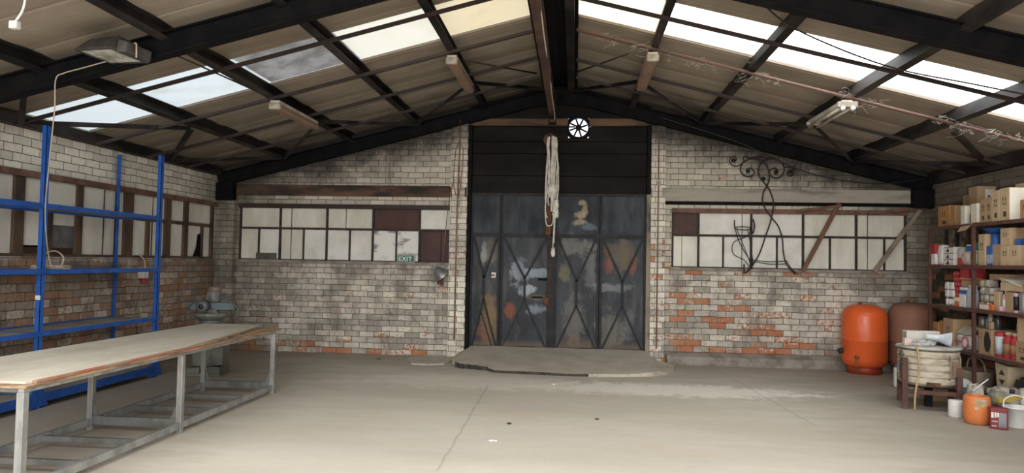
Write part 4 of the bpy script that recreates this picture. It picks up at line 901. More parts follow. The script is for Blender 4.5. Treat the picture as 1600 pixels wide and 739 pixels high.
t = thing('wall_lamp', 'tilted tin lamp shade with loop of wire hung by the left gate pier', 'lamp', (-2.24, YB - .10, 1.40))
c = MB(); c.lathe([(.03, .09), (.06, .08), (.13, -.06), (.135, -.07), (.125, -.06), (.05, .07)], (0, 0, 0), 24); sh = c.build('lamp_shade', m_tin, t); sh.rotation_euler = (R(25), R(-38), 0)
c = MB(); c.tube(smooth([(-.11, .03, -.14), (-.12, .03, .0), (-.07, .04, .13), (.0, .05, .16), (.08, .04, .11), (.13, .03, -.02), (.14, .03, -.06)], 8), .008, 8); c.build('wire_loop', m_tin, t)
c = MB(); c.bar((.03, .05, -.22), (.03, .05, -.04), .05, .04, (0, 1, 0)); c.bar((-.03, .05, -.2), (-.03, .05, -.06), .02, .03, (0, 1, 0)); c.build('bracket', m_rust, t)

t = thing('power_socket', 'white and red industrial socket hanging on the left wall behind the shelving', 'socket', (XL + .06, 9.58, 1.30))
c = MB(); c.box(-.055, .04, -.06, .06, -.03, .07); c.build('socket_box', m_white, t, .01)
c = MB(); c.lathe([(.035, -.10), (.04, -.09), (.04, -.03)], (.0, .01, 0), 16); c.build('plug', m_red, t)
c = MB(); c.tube(smooth([(0, 0, .07), (.02, .0, .17), (.0, -.03, .26), (-.03, -.08, .30)], 6), .01, 8); c.build('cable', m_cable, t)

def conduit(label, pts, r, m, cat='pipe', name='conduit_pipe'):
    c = MB(); c.tube(pts, r, 8); return tag(c.build(name, m), label, cat)
m_pinkpipe = mat('reddish_conduit', (.22, .10, .07), .6, .1, col2=(.3, .2, .16), scale=6)
conduit('reddish pipe running down the right gate pier', [(1.335, YB - .135, 3.86), (1.335, YB - .135, 3.0), (1.34, YB - .135, 2.86), (1.335, YB - .135, 2.6), (1.33, YB - .135, .25)], .011, m_pinkpipe)
t = thing('junction_box', 'small pale junction box on the pipe of the right gate pier', 'junction box', (1.335, YB - .155, 2.93)); c = MB(); c.box(-.03, .03, -.02, .01, -.05, .05); c.build('box_body', mat('pale_box', (.5, .46, .38), .6), t, .006); c = MB(); c.lathe([(.012, -.024), (.012, -.02)], (0, 0, 0), 10, 0, 'y'); c.build('screw', m_tin, t)
conduit('reddish pipe running down the upper left gate pier', [(-1.94, YB - .135, 3.95), (-1.94, YB - .135, 3.45), (-1.95, YB - .135, 3.0), (-1.96, YB - .14, 2.4), (-1.965, YB - .135, .3)], .013, m_pinkpipe)
conduit('looped reddish cable on the left gate pier, left strand', smooth([(-1.95, YB - .15, 3.55), (-2.0, YB - .15, 3.46), (-2.02, YB - .15, 3.2), (-2.03, YB - .15, 2.9), (-1.98, YB - .16, 2.68)], 6), .007, m_pinkpipe, 'cable', 'looped_cable')
conduit('looped reddish cable on the left gate pier, right strand', smooth([(-1.93, YB - .15, 3.55), (-1.88, YB - .15, 3.46), (-1.89, YB - .15, 3.1), (-1.92, YB - .15, 2.8), (-1.93, YB - .16, 2.66)], 6), .007, m_pinkpipe, 'cable', 'looped_cable')
conduit('slack reddish cable slanting from the left gate pier to the window end', smooth([(-2.02, YB - .15, 2.95), (-2.07, YB - .14, 2.75), (-2.12, YB - .09, 2.5), (-2.15, YB - .08, 2.2), (-2.2, YB - .07, 1.56)], 6), .006, m_pinkpipe, 'cable', 'hanging_cable')
conduit('slack black cable sagging along the right roof slope below the gable rafter', smooth([(1.3, YB - .28, 3.98), (2.6, YB - .3, 3.55), (3.6, YB - .3, 3.1), (4.6, YB - .32, 2.92), (5.45, YB - .3, 3.02)], 8), .009, m_dark, 'cable', 'hanging_cable')

# wrought iron
def iron(pts, y0=YB - .06): return smooth([(2.295 + (x - 0) * .003137, y0 + dy, 3.598 - (y - 0) * .003137) for x, y, dy in pts], 6)
t = thing('iron_scroll', 'tall black wrought iron scroll ornament leaning on the right window and wall', 'ornament', (0, 0, 0))
def strand(name, pts, r=.011):
    c = MB(); c.tube(iron(pts), r, 8); return c.build(name, m_iron, t)
strand('stem', [(140, 672, -.05), (200, 590, -.04), (240, 480, -.03), (268, 388, -.03), (278, 310, -.02), (262, 250, -.01), (245, 222, -.01), (212, 178, 0), (203, 140, 0), (222, 100, 0), (262, 82, 0), (310, 92, 0), (333, 130, 0), (322, 168, 0), (290, 183, 0), (262, 165, 0), (265, 140, 0), (288, 130, 0), (302, 148, 0), (290, 158, 0)])
strand('stem', [(385, 674, -.06), (342, 622, -.05), (326, 560, -.05), (320, 490, -.05), (300, 430, -.05), (268, 388, -.05), (236, 340, -.04), (222, 300, -.04), (228, 255, -.03), (245, 222, -.03), (258, 180, -.02), (250, 132, -.02), (220, 95, -.02), (170, 82, -.02), (126, 104, -.02), (112, 140, -.02), (130, 170, -.02), (165, 175, -.02), (182, 155, -.02), (166, 133, -.02), (144, 140, -.02), (150, 152, -.02)])
strand('curl', [(170, 86, -.02), (140, 72, -.02), (125, 80, -.02), (130, 100, -.02), (92, 122, -.01), (62, 108, -.01), (58, 84, -.01), (78, 72, -.01), (92, 88, -.01), (76, 104, -.01)], .009)
strand('curl', [(330, 130, 0), (350, 124, 0), (376, 130, 0), (382, 158, 0), (362, 172, 0), (348, 156, 0), (362, 140, 0)], .009)
strand('curl', [(262, 84, 0), (220, 70, 0), (170, 80, -.02), (140, 78, -.02)], .007); strand('curl', [(376, 132, 0), (388, 112, 0), (396, 100, 0)], .006)
for x, y in ((150, 148), (290, 152), (76, 92), (228, 186), (364, 152)):
    c = MB(); p = (2.295 + x * .003137, YB - .075, 3.598 - y * .003137)
    c.lathe([(0, -.03), (.022, -.02), (.034, 0), (.022, .02), (0, .03)], p, 10, 0, 'y'); c.build('rosette', m_iron, t)
strand('foot_bar', [(180, 604, -.05), (250, 612, -.05), (345, 606, -.05)], .007); strand('foot_bar', [(182, 612, -.03), (260, 624, -.03), (342, 622, -.05)], .007)
strand('foot_bar', [(342, 606, -.05), (365, 645, -.06), (400, 674, -.06)], .007)
t = thing('iron_stand', 'small black wire flower stand with ring top beside the iron scroll', 'stand', (0, 0, 0))
ring = [(125 + 42 * math.cos(a), 443 + 9 * math.sin(a), -.04 - .05 * math.sin(a)) for a in [2 * math.pi * k / 24 for k in range(24)]]
c = MB(); c.tube([(2.295 + x * .003137, YB - .06 + dy, 3.598 - y * .003137) for x, y, dy in ring], .008, 8, 0, True); c.build('ring', m_iron, t)
strand('leg', [(84, 440, -.04), (110, 520, -.04), (165, 612, -.04)], .007); strand('leg', [(162, 440, -.04), (150, 480, -.05), (85, 510, -.06), (70, 545, -.06), (82, 580, -.05), (130, 604, -.04), (160, 640, -.03)], .007)
strand('leg', [(90, 442, -.06), (130, 540, -.06), (175, 650, -.04)], .006); strand('leg', [(150, 450, -.02), (165, 520, -.02), (176, 600, -.02)], .006)
strand('finial', [(84, 440, -.04), (82, 420, -.04), (83, 402, -.04)], .010); strand('finial', [(176, 395, -.03), (184, 430, -.03), (176, 470, -.03)], .012)
strand('foot', [(132, 625, -.04), (133, 672, -.04)], .012); strand('foot', [(176, 600, -.04), (172, 640, -.04), (140, 674, -.04)], .009); strand('foot', [(190, 610, -.04), (160, 655, -.04), (135, 674, -.04)], .007)

def plank(label, a, b, w, d, m, cat='plank', name='timber_plank'):
    c = MB(); c.bar(a, b, w, d, (0, 1, 0)); return tag(c.build(name, m, None, .003), label, cat)
plank('brown plank leaning across the middle of the right boarded window', (3.63, YB - .10, 1.545), (4.185, YB - .09, 2.63), .065, .03, m_wood_red)
plank('grey plank leaning at the right end of the right boarded window', (4.72, YB - .10, 1.545), (5.42, YB - .09, 2.545), .065, .03, m_wood)
plank('thin brown stick lying on the lintel towards the leaning brown plank', (3.58, YB - .13, 2.505), (4.20, YB - .13, 2.585), .045, .03, m_wood_red, 'stick', 'timber_stick')
plank('thin grey stick lying on the lintel beside the leaning grey plank', (4.62, YB - .13, 2.47), (5.50, YB - .13, 2.575), .045, .03, m_wood_red, 'stick', 'timber_stick')

# ---- hoist trolley, rope, chain under the crane rail
t = thing('hoist_trolley', 'rusty hoist trolley with grooved wheel under the end of the crane rail', 'hoist', (mx, 11.25, 0))
c = MB(); c.box(-.06, -.048, -.04, .04, 3.58, 3.93); c.box(.048, .06, -.04, .04, 3.58, 3.93); c.box(-.06, .06, -.03, .03, 3.80, 3.83); c.build('yoke', m_steel_black, t)
c = MB(); c.lathe([(.04, -.035), (.10, -.03), (.105, -.022), (.085, -.004), (.085, .004), (.105, .022), (.10, .03), (.04, .035)], (-.03, 0, 3.55), 28, 0, 'y'); c.build('wheel', m_rust, t)
c = MB(); c.tube([(-.28, 0, 3.755), (.36, 0, 3.76)], .012, 8); c.build('axle_bar', m_steel_black, t)
t = thing('rope_hank', 'frayed white rope hank hanging from the hoist wheel before the gate', 'rope', (mx, 11.20, 0))
rr = random.Random(11)
for k in range(13):
    xo = -.07 + .155 * k / 12; 
    if 3 <= k <= 5: continue
    zb = [2.56, 2.3, 2.5, 0, 0, 0, 2.40, 2.5, 2.35, 2.32, 2.45, 2.2, 2.3][k]
    pts = [(xo * .8, -.045 + rr.uniform(-.02, .02), 3.60 - abs(k - 6) * .004), (xo, -.05, 3.45)]
    z = 3.3
    while z > zb: pts.append((xo * (1 + .25 * math.sin(z * 3 + k)) + rr.uniform(-.012, .012), -.05 + rr.uniform(-.02, .02), z)); z -= .18
    pts.append((xo * .8 + rr.uniform(-.01, .01), -.05, zb))
    c = MB(); c.tube(smooth(pts, 4), [.0125] * ((len(pts) - 1) * 4 + 1), 7); c.build('strand', m_rope, t)
c = MB(); c.tube(smooth([(-.055, -.07, 3.3), (-.075, -.07, 2.8), (-.08, -.07, 2.35), (-.06, -.07, 2.20), (-.02, -.07, 2.175), (.03, -.07, 2.21), (.045, -.07, 2.4), (.04, -.07, 2.9)], 6), .009, 8); c.build('loop', m_rope, t)
c = MB(); c.lump(-.055, .075, -.09, .0, 2.62, 2.85, 6, .014, 4, 0, .6); c.build('knot', m_rope, t)
c = MB(); c.lump(.05, .12, -.08, -.01, 2.30, 2.60, 6, .014, 6, 0, .6); c.build('frayed_end', m_rope, t)
c = MB(); c.tube(smooth([(.05, -.05, 2.62), (.055, -.05, 2.2), (.045, -.05, 1.9), (.05, -.05, 1.72)], 6), .008, 7); c.tube(smooth([(.065, -.05, 2.6), (.07, -.05, 2.2), (.06, -.05, 1.9)], 6), .007, 7); c.build('tail', m_rope, t)
c = MB(); c.lump(.02, .075, -.08, -.03, 1.69, 1.84, 5, .01, 9, 0, .6); c.build('tail_knot', m_rope, t)
t = thing('hoist_chain', 'rusty brown chain hanging beside the rope down the gate middle', 'chain', (mx, 11.28, 0))
c = MB(); c.box(-.075, .01, -.01, .015, 2.04, 3.40); c.build('hanger_plate', m_rust, t, .004)
c = MB(); z = 2.05; k = 0
while z > 0.86:
    a = 0 if k % 2 else math.pi / 2; pts = []
    for j in range(10):
        th = 2 * math.pi * j / 10; q = .011 * math.cos(th); pts.append((-.012 + q * math.cos(a), q * math.sin(a), z + .022 * math.sin(th)))
    c.tube(pts, .0045, 5, 0, True); z -= .033; k += 1
ch = c.build('chain_links', m_rust, t); ch['kind'] = 'stuff'
c = MB(); c.tube(smooth([(-.345, 6.3, 3.945), (-.35, 7.4, 3.93), (-.345, 8.6, 3.95), (-.35, 9.8, 3.92), (-.345, 10.9, 3.90), (-.35, 11.2, 3.86)], 8), .007, 6)
tag(c.build('frayed_cord', m_rope), 'thin frayed cord strung along the underside edge of the crane rail', 'cord')

# ---- lamps
t = thing('floodlight', 'old grey floodlight bolted under the nearest roof rafter', 'floodlight', (-4.09, 5.86, 3.40), R(-15))
c = MB(); m_fl = mat('floodlight_grey', (.085, .08, .072), .6, .3, col2=(.05, .047, .042), scale=6)
tilt = Matrix.Rotation(R(-4), 3, 'X') @ Matrix.Rotation(R(3), 3, 'Y')
def tp(x, y, z): return tuple(tilt @ Vector((x, y, z)))
fr = [tp(-.22, -.19, -.05), tp(.22, -.19, -.05), tp(.22, .19, -.05), tp(-.22, .19, -.05)]; bk = [tp(-.14, -.12, .06), tp(.20, -.12, .08), tp(.20, .10, .08), tp(-.14, .10, .06)]
c.add(fr + bk, [(3, 2, 1, 0), (4, 5, 6, 7), (0, 1, 5, 4), (1, 2, 6, 5), (2, 3, 7, 6), (3, 0, 4, 7)]); c.build('lamp_housing', m_fl, t, .01)
c = MB(); c.add([tp(-.185, -.155, -.056), tp(.185, -.155, -.056), tp(.185, .155, -.056), tp(-.185, .155, -.056)], [(0, 1, 2, 3)]); c.build('lamp_glass', mat('floodlight_glass', (.66, .67, .60), .25, col2=(.30, .31, .27), scale=7), t)
c = MB()
for a, b in (((-.205, -.175), (.205, -.175)), ((.205, -.175), (.205, .175)), ((.205, .175), (-.205, .175)), ((-.205, .175), (-.205, -.175))): c.bar(tp(*a, -.052), tp(*b, -.052), .03, .016)
c.build('bezel', m_fl, t)
c = MB(); c.add([tp(.222, -.14, -.07), tp(.29, -.10, -.06), tp(.29, .16, -.06), tp(.222, .19, -.07), tp(.222, -.14, .05), tp(.29, -.10, .03), tp(.29, .16, .03), tp(.222, .19, .05)], [(3, 2, 1, 0), (4, 5, 6, 7), (0, 1, 5, 4), (1, 2, 6, 5), (2, 3, 7, 6), (3, 0, 4, 7)]); c.build('gear_box', m_fl, t, .008)
c = MB(); c.tube(smooth([(.24, 0, .02), (.30, -.02, .03), (.32, -.03, -.04), (.31, -.02, -.10)], 6), .007, 8); c.build('cable', m_cable, t)
conduit('thin pale cable from the floodlight along the rafter, dropping past the blue rack', smooth([(-4.22, 5.97, 3.33), (-4.45, 5.97, 3.27), (-4.62, 5.97, 3.225), (-4.70, 5.98, 3.17), (-4.715, 6.0, 2.9), (-4.90, 6.2, 2.5), (-5.20, 6.55, 2.0), (-5.41, 6.88, 1.6), (-5.44, 6.98, 1.45)], 8), .0055, m_cable, 'cable', 'hanging_cable')
c = MB(); pts = []
for k in range(60):
    a = k * .5; r_ = .13 + .02 * math.sin(k * 1.7); pts.append((-5.66 + r_ * math.cos(a), 7.25 + r_ * 1.7 * math.sin(a), 1.434 + .0006 * k))
c.tube(pts, .008, 7); c.tube(smooth([(-5.56, 7.04, 1.44), (-5.56, 6.99, 1.53), (-5.56, 7.06, 1.61), (-5.56, 7.20, 1.62), (-5.56, 7.30, 1.55), (-5.56, 7.26, 1.45)], 7), .009, 8)
tag(c.build('cable_coil', m_cable), 'pale coiled cable lying on the second blue shelf board from the top', 'cable')
c = MB(); c.tube(smooth([(-3.68, 4.35, 3.62), (-3.70, 4.4, 3.36), (-3.73, 4.42, 3.24), (-3.79, 4.43, 3.16)], 6), .008, 8); c.tube(smooth([(-3.68, 4.35, 3.62), (-3.5, 4.4, 3.36), (-3.42, 4.4, 3.33), (-3.36, 4.4, 3.36), (-3.40, 4.4, 3.45)], 6), .008, 8)
o = c.build('lamp_flex', m_white); tag(o, 'white flex with a small connector dangling from the roof in the upper corner', 'cable')
c = MB(); c.box(-3.825, -3.765, 4.41, 4.455, 3.11, 3.165); c.build('connector', m_white, o, .008)

def tube_lamp(x, y0, y1, label, cover=True, s=1):
    zb = rz(x, A_PUR - .14); t = thing('tube_lamp', label, 'lamp', (x, (y0 + y1) / 2, zb)); L = (y1 - y0) / 2
    c = MB(); c.section((0, -L, -.03), (0, L, -.03), [(-.05, -.02), (.05, -.02), (.06, .03), (-.06, .03)]); c.build('lamp_body', mat('lamp_body_pale', (.50, .47, .40), .6, col2=(.35, .31, .25), scale=4), t, .004)
    if cover:
        c = MB(); c.section((0, -L + .03, -.075), (0, L, -.075), [(-.05, -.035), (.05, -.035), (.07, -.01), (.07, .03), (-.07, .03), (-.07, -.01)]); c.build('diffuser', mat('dusty_diffuser', (.27, .175, .125), .6, col2=(.21, .135, .095), scale=3), t, .01)
        c = MB(); c.box(-.07, .07, -L - .02, -L + .03, -.112, -.03); c.build('end_cap', mat('end_cap_white', (.40, .37, .31), .6, col2=(.25, .2, .15), scale=9), t, .012)
    else:
        c = MB(); c.box(-.11, .11, -L - .03, -L + .03, -.09, -.02); c.build('end_cap', mat('end_cap_white', (.40, .37, .31), .6, col2=(.25, .2, .15), scale=9), t, .012)
        c = MB(); c.box(-.09, .09, L - .03, L, -.07, -.02); c.build('end_cap', mat('end_cap_white', (.40, .37, .31), .6, col2=(.25, .2, .15), scale=9), t, .008)
        for q in (-.055, .055):
            c = MB(); c.tube([(q, -L, -.085), (q, L, -.085)], .016, 10); c.build('tube', mat('tube_glass', (.52, .46, .38), .4, fine=.08), t)
            c = MB(); c.tube([(q, -L - .035, -.10), (q, -L + .01, -.10)], .026, 10); c.build('tube_holder', m_white, t)
    return t
tube_lamp(-1.50, 8.30, 9.75, 'dusty covered tube lamp under the purlin left of the roof peak')
tube_lamp(.87, 8.30, 9.75, 'dusty covered tube lamp under the purlin right of the roof peak')
tube_lamp(-3.66, 8.28, 9.60, 'tan tube lamp under the left slope between skylight and gable', True)
tube_lamp(3.07, 8.35, 9.52, 'bare twin tube lamp under the right slope, tubes exposed', False)

# ---- cobwebs by the skylight
def cobweb(label, spots, seed):
    r2 = random.Random(seed); c = MB()
    for (x, y, n_, sp) in spots:
        for k in range(int(n_ * .7)):
            p = Vector((x + r2.uniform(-sp, sp), y + r2.uniform(-.12, .12), 0)); pts = []
            z = rz(p.x, A_PUR - .05) 
            for j in range(7): pts.append((p.x, p.y, z)); p.x += r2.uniform(-.07, .07); p.y += r2.uniform(-.06, .06); z += r2.uniform(-.045, .028)
            c.tube(smooth(pts, 3), r2.uniform(.0008, .0019), 4)
    o = c.build('cobweb', mat('dusty_web', (.62, .58, .52), .9)); return tag(o, label, 'cobweb', None, 'stuff')
cobweb('dusty cobwebs where the lamp right of the peak meets the skylight', [(.95, 8.4, 16, .12), (.5, 8.45, 14, .3), (1.4, 8.5, 10, .25)], 1)
cobweb('dusty cobwebs on the purlin above the bare twin tube lamp', [(2.1, 8.45, 16, .2), (3.25, 8.5, 26, .25)], 2)
cobweb('dusty cobwebs near the right eave at the skylight edge', [(4.35, 8.5, 26, .22), (4.8, 8.5, 16, .3)], 3)

# ---- litter on the floor
def chip(name, label, x, y, sx, sy, h, m, seed):
    c = MB(); c.lump(-sx, sx, -sy, sy, 0, h, 3, .004, seed, 0, .6); o = c.build(name, m); o.location = (x, y, 0); tag(o, label, 'litter')
chip('paper_scrap', 'small white scrap on the open floor, middle front', -.70, 6.36, .04, .02, .012, m_paper, 1)
chip('stone_chip', 'small dark stone chip on the floor behind the white scrap', -.62, 7.05, .02, .018, .014, m_dark, 2)
chip('stone_chip', 'small dark chip on the floor right of centre', .25, 7.4, .02, .015, .012, m_rust, 3)
chip('stone_chip', 'small pale chip near the foot of the gate ramp', -.25, 9.4, .02, .02, .014, m_paper, 4)
chip('brick_crumb', 'brick crumb on the floor beside the left window wall base', -3.1, 11.2, .03, .025, .03, mat('brick_crumb_red', (.3, .12, .07), .9), 5)

# ================================================================== stock shelving on the right wall and its goods
sh = thing('stock_shelving', 'rust brown steel shelving crowded with cartons along the right wall', 'shelf', (5.02, 9.46, 0))
ZSH = [.57, 1.12, 1.665, 2.195]; BY = [1.11, 0, -1.11, -2.2]
for y in BY:
    for x in (.0, .53):
        c = MB(); c.box(x - .02, x + .02, y - .02, y + .02, 0, 2.172); c.build('post', m_rust_shelf, sh, .003)
for z in ZSH:
    for a, b in zip(BY[1:], BY[:-1]):
        c = MB(); c.box(-.015, .545, a + .021, b - .021 if b < 1 else b + .06, z - .022, z); bd = c.build('shelf_board', m_board_shelf, sh)
        c = MB(); c.box(-.024, -.016, a + .0205, b - .0205, z - .045, z - .002); c.build('shelf_lip', m_rust_shelf, bd)

def carton(label, y0, y1, z, h, x=5.06, d=.30, m=None, marks=0, name='carton', cat='carton', group=None, rot=0.0, tape=True):
    w, cy_ = y1 - y0, (y0 + y1) / 2
    t = thing(name, label, cat, (x, cy_, z), rot, group)
    c = MB(); c.box(0, d, -w / 2, w / 2, 0, h); c.build('box_body', m or m_card, t, .003)
    if tape:
        c = MB(); c.box(-.0012, d + .001, -.004 - w * .0, .004, h - .0002, h + .001); c.build('top_seam', m_print, t)
    if marks:
        c = MB(); e = -.0018
        for s in (-1, 1):
            yy = s * min(.03, w * .14); zc_ = h * .62
            c.box(e, 0.0, yy - .004, yy + .004, zc_ - h * .09, zc_ + h * .05)
            c.prism([(e, yy - .014, zc_ + h * .03), (e, yy + .014, zc_ + h * .03), (e, yy, zc_ + h * .12)], (.0016, 0, 0))
        c.box(e, 0, -w * .25, w * .25, zc_ - h * .125, zc_ - h * .105)
        if marks > 1: c.box(e, 0, -w * .2, w * .12, h * .12, h * .28)
        c.build('printed_arrows', m_print, t)
    return t
def pack(name, label, y0, y1, z, h, m, x=5.06, d=.16, seed=1, cat='packet', amp=.006, group=None, puff=.35):
    c = MB(); c.lump(0, d, -(y1 - y0) / 2, (y1 - y0) / 2, 0, h, 5, amp, seed, 0, puff)
    o = c.build(name, m); o.location = (x, (y0 + y1) / 2, z); return tag(o, label, cat, group)
def box(name, label, y0, y1, z, h, m, x=5.06, d=.2, cat='box', group=None, bands=()):
    t = thing(name, label, cat, (x, (y0 + y1) / 2, z), 0, group); w = y1 - y0
    c = MB(); c.box(0, d, -w / 2, w / 2, 0, h); c.build('box_body', m, t, .003)
    for a, b, mm in bands:
        c = MB(); c.box(-.0015, d * .8, -w / 2 - .0012, w / 2 - .002, h * a, h * b); c.build('printed_band', mm, t)
    return t
Z1, Z2, Z3, Z4 = ZSH
# top shelf
carton('orange-brown printed carton at the far end of the top shelf', 10.10, 10.40, Z4, .285, 5.05, .34, m_card_orange, 2)
carton('plain orange-brown carton second from the far end of the top shelf', 9.97, 10.09, Z4, .27, 5.06, .34, m_card_orange)
carton('narrow brown carton third from the far end of the top shelf', 9.855, 9.96, Z4, .26, 5.07, .30, m_card)
carton('dark shadowed carton at the back of the top shelf behind the orange ones', 10.14, 10.46, Z4, .45, 5.41, .13, m_card)
t = carton('tall carton with white label on its end, rising behind the open carton', 9.88, 10.08, Z4, .52, 5.29, .24, m_card)
c = MB(); c.box(.10, .21, -.1025, -.1008, .36, .48, 0); c.box(.13, .165, -.1035, -.1022, .375, .40, 1); c.build('white_label', [m_paper, m_bluep], t)
t = thing('open_carton', 'open pale carton with dark mouth and a flap hanging over the top shelf edge', 'carton', (5.05, 9.60, Z4))
c = MB(); c.box(.06, .30, -.20, .20, 0, .24); c.build('box_body', m_card, t, .003)
c = MB(); c.box(.052, .061, -.05, .10, .02, .13); c.build('dark_mouth', m_dark, t)
c = MB(); c.box(-.01, .06, .10, .20, 0, .245); c.build('side_flap', m_card_white, t, .002); c = MB(); c.box(-.02, .06, -.20, -.06, 0.01, .25); c.build('side_flap', m_card_white, t, .002)
c = MB(); c.prism([(-.03, -.15, .012), (-.03, .10, .004), (-.10, .12, -.10), (-.10, -.10, -.085)], (.004, 0, .003)); c.build('hanging_flap', m_card_light, t)
row = [('carton with printed arrows, next to the open carton on the top shelf', 9.245, 9.365, .30, m_card), ('low-topped carton second from the open one in the top shelf row', 9.125, 9.235, .305, m_card),
       ('taller carton third from the open one in the top shelf row', 8.965, 9.115, .375, m_card_light), ('tallest carton at the near end of the top shelf row, end coloured pale as if lit', 8.765, 8.955, .385, m_card_light)]
for l, a, b, h, m in row: tt = carton(l, a, b, Z4, h, 5.05, .30, m, 2, group='cartons in a row on the top shelf')
c = MB(); c.box(.004, .296, -.0985, -.0958, .004, .38); c.build('lit_end_panel', m_card_white, tt)  # end face painted paler, as lit from behind the viewer
carton('pale carton at the back of the top shelf above the near row', 8.80, 9.20, Z4, .47, 5.37, .17, m_card_light)
carton('orange-tinted carton nearest the viewer on the top shelf', 8.40, 8.58, Z4, .22, 5.06, .30, m_card_orange, 1)
# second shelf down, far bay
box('upright_packet', 'red and white upright packet at the far end of the second shelf', 10.44, 10.55, Z3, .30, m_red, 5.03, .05, 'packet', None, ((.04, .52, m_paper),))
pack('white_bag', 'flat white bag with a red spot standing beside the red packet', 10.28, 10.43, Z3, .285, m_paper, 5.05, .10, 2, 'bag')
for k in range(3):
    t = box('white_pack', ['bottom white pack of the three stacked on the second shelf', 'middle white pack of the three stacked on the second shelf', 'topmost white pack of the three stacked on the second shelf'][k], 10.0, 10.26, Z3 + k * .083, .08, m_paper, 5.05, .22, 'packet', 'stacked white packs', ())
    c = MB(); c.box(-.002, -.0006, -.13, .10, .072, .079, 1); c.prism([(-.002, -.02, .01), (-.002, .06, .01), (-.002, .01, .075)], (.0014, 0, 0), 0); c.build('printed_mark', [m_dark, m_red], t)
can('pink_tub', 'pink-red tub on the second shelf beside the stacked white packs', 5.13, 9.92, Z3, .06, .095, m_red, 'tub')
can('clear_tub', 'clear plastic tub standing on the pink-red tub', 5.13, 9.92, Z3 + .096, .055, .13, m_cloudy, 'tub')
pack('pinkish_bag', 'pinkish crumpled bag on the second shelf beside the pink tub', 9.64, 9.84, Z3, .17, mat('pinkish_film', (.60, .48, .45), .6, col2=(.5, .36, .33), scale=7), 5.06, .2, 4, 'bag', .012)
can('blue_lid_tub', 'white tub with blue lid sitting on the pinkish bag', 5.17, 9.76, Z3 + .17, .07, .10, m_paper, 'tub', m_bluep)
pack('greenish_bag', 'pale green bag at the post end of the far second shelf', 9.50, 9.62, Z3, .16, mat('pale_green_film', (.42, .45, .30), .6, col2=(.32, .34, .22), scale=7), 5.06, .2, 5, 'bag', .01)
box('green_box', 'small green box on top of the pale green bag', 9.515, 9.61, Z3 + .16, .125, m_green, 5.08, .1, 'box', None, ((.0, .22, m_paper),))
# second shelf, near bay
carton('upright carton with arrows just past the middle post, second shelf', 9.285, 9.425, Z3, .39, 5.06, .28, m_card_light, 1)
box('blue_white_carton', 'blue and white carton on the second shelf below the blue basin', 9.15, 9.27, Z3, .24, m_bluep, 5.07, .2, 'carton', None, ((.1, .55, mat('pale_blue', (.35, .45, .6), .6)),))
t = thing('blue_basin', 'stacked blue plastic basins on top of the cartons, second shelf', 'basin', (5.24, 9.2, Z3 + .392))
c = MB(); c.lathe([(.10, 0), (.12, .01), (.155, .06), (.162, .062), (.16, .07), (.15, .065), (.11, .015), (0, .01)], (0, .12, 0), 24); c.build('basin_body', m_bluep, t)
can('blue_can', 'blue cylinder can standing on the blue and white carton', 5.15, 9.205, Z3 + .241, .055, .145, m_bluep, 'can')
carton('plain greyish carton between blue carton and near cartons, second shelf', 8.96, 9.14, Z3, .255, 5.07, .25, m_card)
bottle('white_bottle', 'white and red bottle on the plain greyish carton, second shelf', 5.13, 9.01, Z3 + .257, .038, .17, m_paper, m_bluep, lab=m_red)
carton('lower left carton of the arrow-marked pile, second shelf near end', 8.775, 8.945, Z3, .235, 5.05, .30, m_card_light, 1, group='arrow-marked cartons on the second shelf')
carton('lower right carton of the arrow-marked pile, second shelf near end', 8.585, 8.765, Z3, .235, 5.05, .30, m_card_light, 1, group='arrow-marked cartons on the second shelf')
carton('upper carton of the arrow-marked pile, second shelf near end', 8.76, 8.945, Z3 + .237, .205, 5.05, .30, m_card_light, 1, group='arrow-marked cartons on the second shelf')
carton('brown carton next to the upper arrow-marked carton, slightly set back', 8.57, 8.755, Z3 + .237, .20, 5.12, .25, m_card)
box('blue_box', 'small blue box in front of the set-back brown carton', 8.58, 8.68, Z3 + .237, .07, m_bluep, 5.06, .05)
# third shelf, far bay
for k, (y, r_) in enumerate(((10.22, .035), (10.14, .034), (10.06, .034))):
    can('small_jar', ['small jar at the far end of the jar row, third shelf', 'small jar in the middle of the jar row, third shelf', 'small jar nearest the orange box, third shelf'][k], 5.10, y, Z2, r_, .11, m_glass if k != 1 else m_rust, 'jar', m_paper, group='small jars on the third shelf')
box('orange_box', 'small orange box on the third shelf beside the jars', 9.90, 10.0, Z2, .125, m_orange, 5.06, .14, 'box', None, ((.55, .95, m_card_white),))
box('white_box', 'small upright white box on the third shelf beside the orange box', 9.74, 9.88, Z2, .17, m_paper, 5.06, .15)
for k in range(4):
    pack('paper_packet', ['lower white packet resting on the far jar', 'lower white packet resting on the middle jars', 'upper white packet of the far pair above the jars', 'upper white packet of the near pair above the jars'][k], 10.15 - .12 * (k % 2), 10.26 - .12 * (k % 2), Z2 + .111 + .105 * (k // 2), .10, m_paper, 5.06, .12, 10 + k, 'packet', .006, 'white packets above the jars')
for k in range(5):
    box('red_box', ['lowest red box in the leaning red stack', 'second lowest red box in the leaning red stack', 'middle red box in the leaning red stack', 'second highest red box in the leaning red stack', 'highest small red box in the leaning red stack'][k], 9.89 + .012 * k - .01, 10.0 + .012 * k, Z2 + .127 + k * .068, .065, m_red, 5.07, .16, 'box', 'small red boxes in a stack', ((.42, .58, mat('pale_red', (.62, .22, .20), .6)),))
box('blue_box', 'flat blue box lying on the white box, third shelf', 9.72, 9.865, Z2 + .172, .09, m_bluep, 5.06, .16, 'box', None, ((.55, .95, m_paper),))
carton('pale grey board box under the big red box, third shelf', 9.70, 9.865, Z2 + .264, .09, 5.08, .18, m_card)
